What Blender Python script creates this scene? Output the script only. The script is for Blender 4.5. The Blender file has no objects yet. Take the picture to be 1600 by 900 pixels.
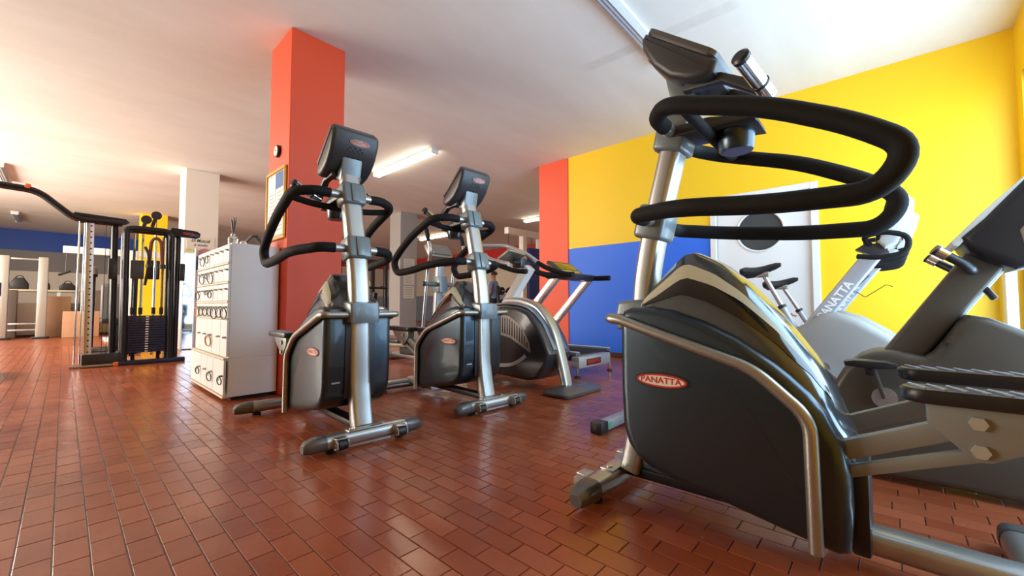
import bpy, bmesh, math, random
from mathutils import Vector, Matrix
random.seed(7)
S = bpy.context.scene
COL = S.collection
R = math.radians

# ------------------------------------------------------------------ camera, world, light, exposure
FPX, CAMH = 640.0, 0.75                      # focal length in pixels of the 1600x900 frame, camera height
PITCH = math.atan(28 / 640.0)
YAW = math.atan2(700 / 640.0 * math.cos(PITCH), 1)
cd = bpy.data.cameras.new('camera'); cam = bpy.data.objects.new('camera', cd); COL.objects.link(cam)
cd.sensor_width = 36.0; cd.lens = 36.0 * FPX / 1600.0; cd.clip_start = 0.02; cd.clip_end = 200
cam.location = (0, 0, CAMH); cam.rotation_euler = (math.pi / 2 + PITCH, 0, -YAW)
S.camera = cam
FW = Vector((math.sin(YAW) * math.cos(PITCH), math.cos(YAW) * math.cos(PITCH), math.sin(PITCH)))
RT = Vector((math.cos(YAW), -math.sin(YAW), 0)); UP = RT.cross(FW)
def on(u, v, ax, val):                       # pixel ray met with a real plane of the room
    d = FW + RT * ((u - 800) / FPX) + UP * ((450 - v) / FPX)
    c = Vector((0, 0, CAMH)); return c + d * ((val - c[ax]) / d[ax])
def project(p):
    q = Vector(p) - Vector((0, 0, CAMH)); z = q.dot(FW)
    return (800 + FPX * q.dot(RT) / z, 450 - FPX * q.dot(UP) / z, z) if z > .05 else (-1e4, -1e4, -1)

S.view_settings.view_transform = 'Standard'; S.view_settings.look = 'None'
S.view_settings.gamma = 1; S.view_settings.use_curve_mapping = False
S.view_settings.exposure = 0.25
W = bpy.data.worlds.new('sky'); S.world = W; W.use_nodes = True
bgn = W.node_tree.nodes['Background']; bgn.inputs[0].default_value = (.62, .80, 1.0, 1); bgn.inputs[1].default_value = 1.2
def area(name, loc, rot, sx, sy, power, color):
    l = bpy.data.lights.new(name, 'AREA'); l.shape = 'RECTANGLE'; l.size = sx; l.size_y = sy
    l.energy = power; l.color = color
    o = bpy.data.objects.new(name, l); COL.objects.link(o); o.location = loc; o.rotation_euler = rot
    return o
# daylight falling in through the shop windows behind the camera and along the left side
area('daylight_shop_window', (3.4, -0.98, 1.36), (R(-90), 0, R(180)), 3.6, 2.55, 185, (.50, .74, 1.0))
area('daylight_side_window', (-4.1, 9.6, 1.75), (R(90), 0, R(-90)), 8.0, 2.1, 1000, (1.0, .87, .72))

# ------------------------------------------------------------------ materials
MATS = {}
def mat(name, col, rough=.5, metal=0, coat=0, spec=.5, bump=0, bscale=80, var=0, vscale=6, emit=None, estr=0, trans=0):
    if name in MATS: return MATS[name]
    m = bpy.data.materials.new(name); m.use_nodes = True; nt = m.node_tree; b = nt.nodes['Principled BSDF']
    b.inputs['Base Color'].default_value = (*col, 1); b.inputs['Roughness'].default_value = rough
    b.inputs['Metallic'].default_value = metal; b.inputs['Coat Weight'].default_value = coat
    b.inputs['Coat Roughness'].default_value = .08; b.inputs['Specular IOR Level'].default_value = spec
    b.inputs['Transmission Weight'].default_value = trans
    if emit: b.inputs['Emission Color'].default_value = (*emit, 1); b.inputs['Emission Strength'].default_value = estr
    tc = nt.nodes.new('ShaderNodeTexCoord')
    if var:
        n = nt.nodes.new('ShaderNodeTexNoise'); n.inputs['Scale'].default_value = vscale; n.inputs['Detail'].default_value = 4
        nt.links.new(tc.outputs['Object'], n.inputs['Vector'])
        mx = nt.nodes.new('ShaderNodeMix'); mx.data_type = 'RGBA'
        mx.inputs['A'].default_value = (*[c * (1 - var) for c in col], 1); mx.inputs['B'].default_value = (*[min(1, c * (1 + var)) for c in col], 1)
        nt.links.new(n.outputs['Fac'], mx.inputs['Factor']); nt.links.new(mx.outputs['Result'], b.inputs['Base Color'])
    if bump:
        n = nt.nodes.new('ShaderNodeTexNoise'); n.inputs['Scale'].default_value = bscale; n.inputs['Detail'].default_value = 3
        nt.links.new(tc.outputs['Object'], n.inputs['Vector'])
        bp = nt.nodes.new('ShaderNodeBump'); bp.inputs['Strength'].default_value = bump; bp.inputs['Distance'].default_value = .01
        nt.links.new(n.outputs['Fac'], bp.inputs['Height']); nt.links.new(bp.outputs['Normal'], b.inputs['Normal'])
    MATS[name] = m; return m

gun = mat('gunmetal_paint', (.042, .060, .076), .33, .8, .35, bump=.02, bscale=900)
gunhood = mat('gunmetal_hood_gloss', (.10, .12, .135), .22, .7, .8)
silver = mat('silver_paint', (.46, .47, .46), .32, .85, bump=.01, bscale=500)
silverd = mat('silver_tube', (.36, .35, .31), .36, .85)
chrome = mat('chrome', (.75, .76, .78), .12, 1)
capgrey = mat('cap_grey', (.13, .13, .13), .3, .5)
hubgrey = mat('hub_grey_plastic', (.16, .20, .22), .35, .2, .3)
foam = mat('black_foam', (.0055, .0055, .006), .75, 0, spec=.3, bump=.12, bscale=700)
blackp = mat('black_plastic', (.014, .014, .016), .38)
blackg = mat('black_gloss', (.010, .010, .012), .12, coat=.5)
darkp = mat('dark_plastic', (.035, .036, .040), .4, bump=.04, bscale=800)
cream = mat('cream_insert', (.50, .49, .36), .35)
redl = mat('logo_red', (.50, .022, .015), .4)
whitel = mat('lettering_white', (.85, .84, .80), .5)
silverl = mat('logo_silver', (.60, .52, .50), .35, .3)
rubber = mat('rubber', (.02, .02, .02), .8, spec=.2)
ribm = mat('tread_rib', (.30, .34, .40), .5)
cupblue = mat('cup_base_blue', (.015, .04, .16), .3)
lgrey = mat('light_grey_plastic', (.30, .29, .265), .42, bump=.05, bscale=900)
taupe = mat('warm_grey_metal', (.075, .063, .048), .42, .25, bump=.04, bscale=900)
paleshell = mat('pale_shell', (.62, .66, .64), .35)
armgrey = mat('arm_grey_paint', (.25, .27, .265), .38, .35)
lsilver = mat('light_silver_column', (.42, .43, .46), .4, .4)
white_lam = mat('white_laminate', (.80, .80, .80), .32, var=.02, vscale=3)
whitem = mat('white_enamel', (.78, .77, .74), .35)
gap = mat('dark_gap', (.02, .02, .02), .8)
gold = mat('gilded_frame', (.62, .36, .05), .35, .3)
paper = mat('paper', (.80, .80, .78), .7)
bluepr = mat('blue_print', (.05, .14, .40), .6)
greypr = mat('grey_print', (.35, .36, .40), .7)
navy = mat('navy_steel', (.018, .022, .055), .4, .4)
frameb = mat('black_steel', (.018, .018, .022), .28, .4)
orange = mat('orange_plastic', (.75, .16, .03), .45)
brownrope = mat('brown_rope', (.16, .06, .03), .8)
bluem = mat('blue_panel', (.012, .035, .26), .35)
gymblue = mat('light_blue_fabric', (.16, .22, .45), .8)
steelw = mat('zinc', (.55, .55, .55), .3, .9)

def paint(name, col, rough=.55):
    return mat(name, col, rough, bump=.03, bscale=60, var=.03, vscale=1.5)
yellow = paint('yellow_paint', (.90, .57, .005))
redp = paint('red_paint', (.80, .085, .025), .5)
whitep = paint('white_paint', (.80, .74, .64))
greyp = paint('grey_paint', (.36, .34, .33))

def ceiling_mat():
    m = bpy.data.materials.new('ceiling_plaster'); m.use_nodes = True; nt = m.node_tree; b = nt.nodes['Principled BSDF']
    b.inputs['Roughness'].default_value = .75
    g = nt.nodes.new('ShaderNodeNewGeometry')
    mp = nt.nodes.new('ShaderNodeMapping'); mp.inputs['Scale'].default_value = (.5, 1.3, 1); nt.links.new(g.outputs['Position'], mp.inputs['Vector'])
    n = nt.nodes.new('ShaderNodeTexNoise'); n.inputs['Scale'].default_value = 1.2; n.inputs['Detail'].default_value = 5; n.inputs['Roughness'].default_value = .6
    nt.links.new(mp.outputs['Vector'], n.inputs['Vector'])
    r = nt.nodes.new('ShaderNodeValToRGB'); r.color_ramp.elements[0].position = .3; r.color_ramp.elements[1].position = .7
    r.color_ramp.elements[0].color = (.79, .75, .69, 1); r.color_ramp.elements[1].color = (.88, .86, .82, 1)
    nt.links.new(n.outputs['Fac'], r.inputs['Fac'])
    # old rubbed repair strip running across the plaster
    a = on(920, 105, 2, CH); c = on(1140, 10, 2, CH); dv = (c - a); ln = dv.length; dv.normalize()
    sb = nt.nodes.new('ShaderNodeVectorMath'); sb.operation = 'SUBTRACT'; sb.inputs[1].default_value = a; nt.links.new(g.outputs['Position'], sb.inputs[0])
    def dot(v):
        q = nt.nodes.new('ShaderNodeVectorMath'); q.operation = 'DOT_PRODUCT'; q.inputs[1].default_value = v; nt.links.new(sb.outputs[0], q.inputs[0]); return q.outputs['Value']
    def band(val, lo, hi, soft):
        q = nt.nodes.new('ShaderNodeMapRange'); q.inputs['From Min'].default_value = lo - soft; q.inputs['From Max'].default_value = lo; nt.links.new(val, q.inputs['Value'])
        w_ = nt.nodes.new('ShaderNodeMapRange'); w_.inputs['From Min'].default_value = hi + soft; w_.inputs['From Max'].default_value = hi; nt.links.new(val, w_.inputs['Value'])
        e = nt.nodes.new('ShaderNodeMath'); e.operation = 'MULTIPLY'; nt.links.new(q.outputs[0], e.inputs[0]); nt.links.new(w_.outputs[0], e.inputs[1]); return e.outputs[0]
    m1 = nt.nodes.new('ShaderNodeMath'); m1.operation = 'MULTIPLY'; nt.links.new(band(dot(dv), 0, ln, .08), m1.inputs[0]); nt.links.new(band(dot((-dv.y, dv.x, 0)), -.05, .05, .03), m1.inputs[1])
    n4 = nt.nodes.new('ShaderNodeTexNoise'); n4.inputs['Scale'].default_value = 9; n4.inputs['Detail'].default_value = 5; nt.links.new(g.outputs['Position'], n4.inputs['Vector'])
    m2 = nt.nodes.new('ShaderNodeMath'); m2.operation = 'MULTIPLY'; nt.links.new(m1.outputs[0], m2.inputs[0]); nt.links.new(n4.outputs['Fac'], m2.inputs[1])
    m3 = nt.nodes.new('ShaderNodeMix'); m3.data_type = 'RGBA'; m3.inputs['B'].default_value = (.66, .63, .58, 1); nt.links.new(m2.outputs[0], m3.inputs['Factor']); nt.links.new(r.outputs['Color'], m3.inputs['A'])
    nt.links.new(m3.outputs['Result'], b.inputs['Base Color'])
    n2 = nt.nodes.new('ShaderNodeTexNoise'); n2.inputs['Scale'].default_value = 25; nt.links.new(g.outputs['Position'], n2.inputs['Vector'])
    bp = nt.nodes.new('ShaderNodeBump'); bp.inputs['Strength'].default_value = .08; bp.inputs['Distance'].default_value = .01
    nt.links.new(n2.outputs['Fac'], bp.inputs['Height']); nt.links.new(bp.outputs['Normal'], b.inputs['Normal'])
    return m
def bands_mat(name, bands, base):
    """painted bands: list of (axis, lo, hi, colour) boxes given as dicts in world metres"""
    m = bpy.data.materials.new(name); m.use_nodes = True; nt = m.node_tree; b = nt.nodes['Principled BSDF']
    b.inputs['Roughness'].default_value = .5
    g = nt.nodes.new('ShaderNodeNewGeometry'); sx = nt.nodes.new('ShaderNodeSeparateXYZ'); nt.links.new(g.outputs['Position'], sx.inputs[0])
    prev = None; pc = base
    for lim, col in bands:
        fac = None
        for ax, op, val in lim:
            c = nt.nodes.new('ShaderNodeMath'); c.operation = 'GREATER_THAN' if op == '>' else 'LESS_THAN'
            nt.links.new(sx.outputs[ax], c.inputs[0]); c.inputs[1].default_value = val
            if fac is None: fac = c
            else:
                q = nt.nodes.new('ShaderNodeMath'); q.operation = 'MULTIPLY'
                nt.links.new(fac.outputs[0], q.inputs[0]); nt.links.new(c.outputs[0], q.inputs[1]); fac = q
        mx = nt.nodes.new('ShaderNodeMix'); mx.data_type = 'RGBA'
        nt.links.new(fac.outputs[0], mx.inputs['Factor'])
        if prev: nt.links.new(prev.outputs['Result'], mx.inputs['A'])
        else: mx.inputs['A'].default_value = (*pc, 1)
        mx.inputs['B'].default_value = (*col, 1); prev = mx
    if prev: nt.links.new(prev.outputs['Result'], b.inputs['Base Color'])
    n2 = nt.nodes.new('ShaderNodeTexNoise'); n2.inputs['Scale'].default_value = 40; nt.links.new(g.outputs['Position'], n2.inputs['Vector'])
    bp = nt.nodes.new('ShaderNodeBump'); bp.inputs['Strength'].default_value = .04; bp.inputs['Distance'].default_value = .01
    nt.links.new(n2.outputs['Fac'], bp.inputs['Height']); nt.links.new(bp.outputs['Normal'], b.inputs['Normal'])
    return m
TW, TL = .0775, .156                        # klinker tile pitch
def tile_mat():
    m = bpy.data.materials.new('terracotta_tile'); m.use_nodes = True; nt = m.node_tree; b = nt.nodes['Principled BSDF']
    g = nt.nodes.new('ShaderNodeNewGeometry'); at = nt.nodes.new('ShaderNodeAttribute'); at.attribute_name = 'rnd'
    n = nt.nodes.new('ShaderNodeTexNoise'); n.inputs['Scale'].default_value = 2.2; n.inputs['Detail'].default_value = 6
    nt.links.new(g.outputs['Position'], n.inputs['Vector'])
    ad = nt.nodes.new('ShaderNodeMath'); ad.operation = 'MULTIPLY_ADD'; ad.inputs[1].default_value = .45
    nt.links.new(at.outputs['Fac'], ad.inputs[0]); nt.links.new(n.outputs['Fac'], ad.inputs[2])
    r = nt.nodes.new('ShaderNodeValToRGB'); r.color_ramp.elements[0].position = .35; r.color_ramp.elements[1].position = 1.05
    r.color_ramp.elements[0].color = (.225, .046, .016, 1); r.color_ramp.elements[1].color = (.37, .100, .042, 1)
    nt.links.new(ad.outputs[0], r.inputs['Fac']); nt.links.new(r.outputs['Color'], b.inputs['Base Color'])
    n3 = nt.nodes.new('ShaderNodeTexNoise'); n3.inputs['Scale'].default_value = 5; n3.inputs['Detail'].default_value = 5; nt.links.new(g.outputs['Position'], n3.inputs['Vector'])
    mr = nt.nodes.new('ShaderNodeMapRange'); mr.inputs['To Min'].default_value = .12; mr.inputs['To Max'].default_value = .34
    nt.links.new(n3.outputs['Fac'], mr.inputs['Value']); nt.links.new(mr.outputs[0], b.inputs['Roughness'])
    n2 = nt.nodes.new('ShaderNodeTexNoise'); n2.inputs['Scale'].default_value = 60; n2.inputs['Detail'].default_value = 4; nt.links.new(g.outputs['Position'], n2.inputs['Vector'])
    bp = nt.nodes.new('ShaderNodeBump'); bp.inputs['Strength'].default_value = .07; bp.inputs['Distance'].default_value = .01
    nt.links.new(n2.outputs['Fac'], bp.inputs['Height']); nt.links.new(bp.outputs['Normal'], b.inputs['Normal'])
    return m
def floor_mat():                             # grout close by, printed brick pattern where tiles are too far to be built
    m = bpy.data.materials.new('grout_and_far_tiles'); m.use_nodes = True; nt = m.node_tree; b = nt.nodes['Principled BSDF']
    g = nt.nodes.new('ShaderNodeNewGeometry'); sx = nt.nodes.new('ShaderNodeSeparateXYZ'); nt.links.new(g.outputs['Position'], sx.inputs[0])
    cb = nt.nodes.new('ShaderNodeCombineXYZ'); nt.links.new(sx.outputs[1], cb.inputs[0]); nt.links.new(sx.outputs[0], cb.inputs[1])
    br = nt.nodes.new('ShaderNodeTexBrick'); br.inputs['Scale'].default_value = 1; br.inputs['Brick Width'].default_value = TL; br.inputs['Row Height'].default_value = TW
    br.inputs['Mortar Size'].default_value = .002; br.inputs['Color1'].default_value = (.28, .065, .025, 1); br.inputs['Color2'].default_value = (.37, .10, .045, 1)
    br.inputs['Mortar'].default_value = (.13, .055, .03, 1); nt.links.new(cb.outputs[0], br.inputs['Vector'])
    dp = nt.nodes.new('ShaderNodeVectorMath'); dp.operation = 'DOT_PRODUCT'; dp.inputs[1].default_value = (FW.x, FW.y, 0); nt.links.new(g.outputs['Position'], dp.inputs[0])
    ls = nt.nodes.new('ShaderNodeMath'); ls.operation = 'LESS_THAN'; ls.inputs[1].default_value = 7.55; nt.links.new(dp.outputs['Value'], ls.inputs[0])   # joints between the built tiles
    mx = nt.nodes.new('ShaderNodeMix'); mx.data_type = 'RGBA'; mx.inputs['B'].default_value = (.085, .042, .028, 1)
    nt.links.new(ls.outputs[0], mx.inputs['Factor']); nt.links.new(br.outputs['Color'], mx.inputs['A'])
    nt.links.new(mx.outputs['Result'], b.inputs['Base Color']); b.inputs['Roughness'].default_value = .32
    return m
glassm = bpy.data.materials.new('window_glass'); glassm.use_nodes = True
_nt = glassm.node_tree; _nt.nodes.remove(_nt.nodes['Principled BSDF'])
_t = _nt.nodes.new('ShaderNodeBsdfTransparent'); _gl = _nt.nodes.new('ShaderNodeBsdfGlossy'); _gl.inputs['Roughness'].default_value = .02
_mx = _nt.nodes.new('ShaderNodeMixShader'); _mx.inputs[0].default_value = .06
_nt.links.new(_t.outputs[0], _mx.inputs[1]); _nt.links.new(_gl.outputs[0], _mx.inputs[2]); _nt.links.new(_mx.outputs[0], _nt.nodes['Material Output'].inputs[0])

# ------------------------------------------------------------------ mesh helpers
def spline(pts, n=8):
    P = [Vector(p) for p in pts]; out = []
    for i in range(len(P) - 1):
        a = P[max(i - 1, 0)]; b = P[i]; c = P[i + 1]; d = P[min(i + 2, len(P) - 1)]
        for k in range(n):
            t = k / n
            out.append(.5 * ((2 * b) + (c - a) * t + (2 * a - 5 * b + 4 * c - d) * t * t + (3 * b - a - 3 * c + d) * t ** 3))
    out.append(P[-1]); return out
def fillet(pts, r, n=6):
    P = [Vector(p) for p in pts]; out = [P[0]]
    for i in range(1, len(P) - 1):
        a = (P[i - 1] - P[i]); b = (P[i + 1] - P[i]); rr = min(r, a.length * .48, b.length * .48)
        s = P[i] + a.normalized() * rr; e = P[i] + b.normalized() * rr
        for k in range(n + 1):
            t = k / n; out.append(s * (1 - t) ** 2 + P[i] * 2 * t * (1 - t) + e * t * t)
    out.append(P[-1]); return out
def interp(tab, x):
    if x <= tab[0][0]: return tab[0][1]
    for (a, b), (c, d) in zip(tab, tab[1:]):
        if x <= c: return b + (d - b) * (x - a) / (c - a)
    return tab[-1][1]
def circ(r, n): return [(r * math.cos(2 * math.pi * k / n), r * math.sin(2 * math.pi * k / n)) for k in range(n)]
def rrect(w, h, r, n=3):
    out = []
    for cx, cy, a0 in ((w / 2 - r, h / 2 - r, 0), (-w / 2 + r, h / 2 - r, 90), (-w / 2 + r, -h / 2 + r, 180), (w / 2 - r, -h / 2 + r, 270)):
        for k in range(n + 1):
            a = R(a0 + 90 * k / n); out.append((cx + r * math.cos(a), cy + r * math.sin(a)))
    return out

class MB:
    def __init__(s): s.v = []; s.f = []
    def add(s, vs, fs):
        o = len(s.v); s.v += [tuple(v) for v in vs]; s.f += [tuple(i + o for i in f) for f in fs]; return s
    def bm(s, b, M=None):
        if M is not None: b.transform(M)
        b.verts.index_update(); s.add([v.co.copy() for v in b.verts], [[v.index for v in f.verts] for f in b.faces]); b.free(); return s
    def box(s, c, d, bev=0, rot=None, seg=2):
        b = bmesh.new(); bmesh.ops.create_cube(b, size=1); bmesh.ops.scale(b, vec=d, verts=b.verts)
        if bev: bmesh.ops.bevel(b, geom=list(b.edges), offset=min(bev, min(d) * .45), segments=seg, profile=.5, affect='EDGES')
        M = Matrix.Translation(c)
        if rot: M = M @ Matrix.Rotation(rot[2], 4, 'Z') @ Matrix.Rotation(rot[1], 4, 'Y') @ Matrix.Rotation(rot[0], 4, 'X')
        return s.bm(b, M)
    def span(s, lo, hi, bev=0, seg=2):
        return s.box([(a + b) / 2 for a, b in zip(lo, hi)], [abs(b - a) for a, b in zip(lo, hi)], bev, None, seg)
    def loft(s, rings, cap=True):
        n = len(rings[0]); vs = [p for r in rings for p in r]; fs = []
        for i in range(len(rings) - 1):
            for k in range(n):
                a = i * n + k; b = i * n + (k + 1) % n; fs.append((a, b, b + n, a + n))
        if cap: fs.append(tuple(range(n))[::-1]); fs.append(tuple(range((len(rings) - 1) * n, len(rings) * n)))
        return s.add(vs, fs)
    def sweep(s, path, sec, up=(0, 0, 1), cap=True, scale=None):
        P = [Vector(p) for p in path]; rings = []; up = Vector(up); prev = None
        for i, p in enumerate(P):
            t = (P[min(i + 1, len(P) - 1)] - P[max(i - 1, 0)]).normalized()
            if prev is None:
                x = up.cross(t)
                if x.length < 1e-3: x = Vector((1, 0, 0)).cross(t)
                if x.length < 1e-3: x = Vector((0, 1, 0)).cross(t)
            else: x = prev - t * prev.dot(t)
            x.normalize(); y = t.cross(x); prev = x; k = scale[i] if scale else 1
            rings.append([p + x * a * k + y * b * k for a, b in sec])
        return s.loft(rings, cap)
    def tube(s, path, r, n=12, cap=True): return s.sweep(path, circ(r, n), cap=cap)
    def cyl(s, a, b, r, n=16, r2=None):
        a, b = Vector(a), Vector(b); return s.sweep([a, b], circ(r, n), scale=[1, (r2 if r2 is not None else r) / r])
    def puff(s, prof, hw, bev, seg=3, axis=0, c=0):
        """closed side profile (y,z) thickened to +-hw along an axis with rounded rims"""
        n = len(prof); P = [Vector((p[0], p[1])) for p in prof]
        ar = sum(P[i].x * P[(i + 1) % n].y - P[(i + 1) % n].x * P[i].y for i in range(n))
        if ar < 0: P = P[::-1]
        nor = []
        for i in range(n):
            e1 = (P[i] - P[i - 1]).normalized(); e2 = (P[(i + 1) % n] - P[i]).normalized()
            m = Vector((-e1.y - e2.y, e1.x + e2.x)); m.normalize(); k = max(.4, m.dot(Vector((-e1.y, e1.x)))); nor.append(m / k)
        rings = []
        ts = [-90 + 90 * k / seg for k in range(seg + 1)] + [90 * k / seg for k in range(seg + 1)]
        for j, t in enumerate(ts):
            sg = -1 if j <= seg else 1
            x = sg * (hw - bev) + bev * math.sin(R(t)); o = bev * (1 - math.cos(R(t)))
            ring = []
            for p, q in zip(P, nor):
                w = p + q * o
                ring.append((c + x, w.x, w.y) if axis == 0 else ((w.x, c + x, w.y) if axis == 1 else (w.x, w.y, c + x)))
            rings.append(ring)
        return s.loft(rings)
    def lathe(s, prof, c, n=20, axis='Z'):
        rings = []
        for r, h in prof:
            ring = []
            for k in range(n):
                a = 2 * math.pi * k / n; q = Vector((r * math.cos(a), r * math.sin(a), h))
                if axis == 'X': q = Vector((q.z, q.x, q.y))
                elif axis == 'Y': q = Vector((q.x, q.z, q.y))
                ring.append(Vector(c) + q)
            rings.append(ring)
        return s.loft(rings)
    def ring(s, c, R0, r, nrm=(0, 0, 1), n=20, m=6, sx=1, sy=1):
        z = Vector(nrm).normalized(); x = z.orthogonal().normalized(); y = z.cross(x); vs = []; fs = []
        for i in range(n):
            a = 2 * math.pi * i / n; d = x * math.cos(a) * sx + y * math.sin(a) * sy
            for k in range(m):
                b = 2 * math.pi * k / m; vs.append(Vector(c) + d * (R0 + r * math.cos(b)) + z * r * math.sin(b))
        for i in range(n):
            for k in range(m): fs.append((i * m + k, ((i + 1) % n) * m + k, ((i + 1) % n) * m + (k + 1) % m, i * m + (k + 1) % m))
        return s.add(vs, fs)
    def mesh(s, name, m, smooth=35):
        me = bpy.data.meshes.new(name); me.from_pydata(s.v, [], s.f)
        b = bmesh.new(); b.from_mesh(me); bmesh.ops.recalc_face_normals(b, faces=b.faces); b.to_mesh(me); b.free()
        me.materials.append(m)
        if smooth:
            me.polygons.foreach_set('use_smooth', [True] * len(me.polygons)); me.set_sharp_from_angle(angle=R(smooth))
        me.update(); return me
    def build(s, name, m, parent=None, smooth=35, label=None):
        o = bpy.data.objects.new(name, s.mesh(name, m, smooth)); COL.objects.link(o)
        if parent is not None: o.parent = parent
        if label: o['label'] = label
        return o

def thing(name, label, cat, loc=(0, 0, 0), rz=0, group=None):
    o = bpy.data.objects.new(name, None); COL.objects.link(o); o.empty_display_size = .1
    o.location = loc; o.rotation_euler = (0, 0, rz); return tag(o, label, cat, group)
def tag(o, label, cat, group=None):
    o['label'] = label; o['category'] = cat
    if group: o['group'] = group
    return o
def struct(o, label=None):
    o['kind'] = 'structure'
    if label: o['label'] = label
    return o
KIDS = {}
def dup(root, loc, rz, label, group=None):
    r = root.copy(); COL.objects.link(r); r.location = loc; r.rotation_euler = (0, 0, rz); r['label'] = label
    if group: r['group'] = group
    for ch in [o for o in COL.objects if o.parent == root]:
        c = ch.copy(); COL.objects.link(c); c.parent = r
        for g in [o for o in COL.objects if o.parent == ch]:
            d = g.copy(); COL.objects.link(d); d.parent = c
    return r
def text_part(body, width, height, mtx, m, parent, name='lettering', shear=0):
    cu = bpy.data.curves.new('t', 'FONT'); cu.body = body; cu.extrude = .0004; cu.resolution_u = 2; cu.shear = shear; cu.offset = .02
    to = bpy.data.objects.new('t', cu); me = bpy.data.meshes.new_from_object(to)
    bpy.data.objects.remove(to); bpy.data.curves.remove(cu)
    xs = [v.co.x for v in me.vertices]; ys = [v.co.y for v in me.vertices]
    sx = width / (max(xs) - min(xs)); sy = height / (max(ys) - min(ys)); cx = (max(xs) + min(xs)) / 2; cy = (max(ys) + min(ys)) / 2
    for v in me.vertices: v.co = mtx @ Vector(((v.co.x - cx) * sx, (v.co.y - cy) * sy, v.co.z))
    me.materials.clear(); me.materials.append(m); me.name = name
    o = bpy.data.objects.new(name, me); COL.objects.link(o); o.parent = parent; return o
def basis(o, x, y):
    x = Vector(x).normalized(); z = x.cross(Vector(y)).normalized(); y = z.cross(x)
    M = Matrix((x, y, z)).transposed().to_4x4(); M.translation = Vector(o); return M
def ellipse_plate(M, a, b, t, n=28):
    mb = MB(); r0 = [M @ Vector((a * math.cos(2 * math.pi * k / n), b * math.sin(2 * math.pi * k / n), 0)) for k in range(n)]
    r1 = [M @ Vector((a * math.cos(2 * math.pi * k / n), b * math.sin(2 * math.pi * k / n), t)) for k in range(n)]
    return mb.loft([r0, r1])
def oval_logo(M, a, b, parent, rim=None, field=None, letter=None):
    p = ellipse_plate(M, a, b, .003).build('emblem', rim or blackp, parent)
    ellipse_plate(M, a * .92, b * .78, .0042).build('emblem_field', field or redl, p)
    ellipse_plate(M, a * .84, b * .58, .0050).build('emblem_centre', mat('logo_ivory', (.72, .66, .58), .4), p)
    text_part('PANATTA', a * 1.48, b * .70, M @ Matrix.Translation((0, b * .06, .0054)), letter or redl, p)
    return p

# ------------------------------------------------------------------ the setting
CH = 3.15; XW = 5.46; YS = -.87; XL = -4.0; YN = 20.0; XE = 12.3
fl = struct(MB().span((XL - .2, YS - .2, -.12), (XE + .2, YN + .2, -.0035)).build('floor', floor_mat(), None, 0), 'red-brown terracotta klinker floor laid in staggered rows')
tm_ = tile_mat()
def tile_geo(w, l, h=.004, b=.0018):
    x, y = w / 2, l / 2
    vs = [(-x, -y, -h), (x, -y, -h), (x, y, -h), (-x, y, -h), (-x + b * .3, -y + b * .3, -b * .4), (x - b * .3, -y + b * .3, -b * .4), (x - b * .3, y - b * .3, -b * .4), (-x + b * .3, y - b * .3, -b * .4),
          (-x + b, -y + b, 0), (x - b, -y + b, 0), (x - b, y - b, 0), (-x + b, y - b, 0)]
    fs = [(8, 9, 10, 11)]
    for k in range(4): j = (k + 1) % 4; fs += [(k, j, 4 + j, 4 + k), (4 + k, 4 + j, 8 + j, 8 + k)]
    return vs, fs
cells = []
r0, r1 = int(-1.6 / TW), int(5.5 / TW)
for r in range(r0, r1):
    off = (.5 if r % 2 else 0) * TL + .01 * math.sin(r * 1.7)
    for c in range(int(-.8 / TL), int(12.4 / TL)):
        cx, cy = (r + .5) * TW, c * TL + off
        if cx > XW - .05: continue
        u, v, z = project((cx, cy, 0))
        if z < .3 or z > 7.6 or u < -120 or u > 1720 or v > 1010: 
            if not (cx * cx + cy * cy < 2.5): continue
            cells.append((9e9, cx, cy)); continue
        vis = 0 if (u < -5 or u > 1605 or v > 905) else 1
        hid = 1 if (u > 975 and cx > 1.35 and v > 640) else 0     # under or behind the near machine
        cells.append((z if vis and not hid else z + 50, cx, cy))
cells.sort()
variants = []
for k in range(10):
    vs, fs = tile_geo(TW - .0028, TL - .0028); me = bpy.data.meshes.new('tile'); me.from_pydata(vs, [], fs); me.materials.append(tm_)
    a = me.attributes.new('rnd', 'FLOAT', 'POINT'); a.data.foreach_set('value', [random.random()] * len(vs)); variants.append(me)
for d, cx, cy in cells[:300]:
    o = bpy.data.objects.new('tile', random.choice(variants)); COL.objects.link(o); o.parent = fl
    o.location = (cx, cy, random.uniform(-.0006, 0)); o.rotation_euler = (random.uniform(-.004, .004), random.uniform(-.006, .006), random.uniform(-.004, .004))
V = []; Fc = []; rn = []
for d, cx, cy in cells[300:]:
    vs, fs = tile_geo(TW - .0028, TL - .0028); o0 = len(V); tx = random.uniform(-.006, .006); ty = random.uniform(-.004, .004); q = random.random(); dz = random.uniform(-.0006, 0)
    V += [(cx + x, cy + y, z + dz + (x * tx + y * ty if z > -.003 else 0)) for x, y, z in vs]; Fc += [tuple(i + o0 for i in f) for f in fs]; rn += [q] * len(vs)
me = bpy.data.meshes.new('tile_field'); me.from_pydata(V, [], Fc); me.materials.append(tm_)
me.attributes.new('rnd', 'FLOAT', 'POINT').data.foreach_set('value', rn)
o = bpy.data.objects.new('tile_field', me); COL.objects.link(o); o.parent = fl; o['kind'] = 'stuff'

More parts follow.
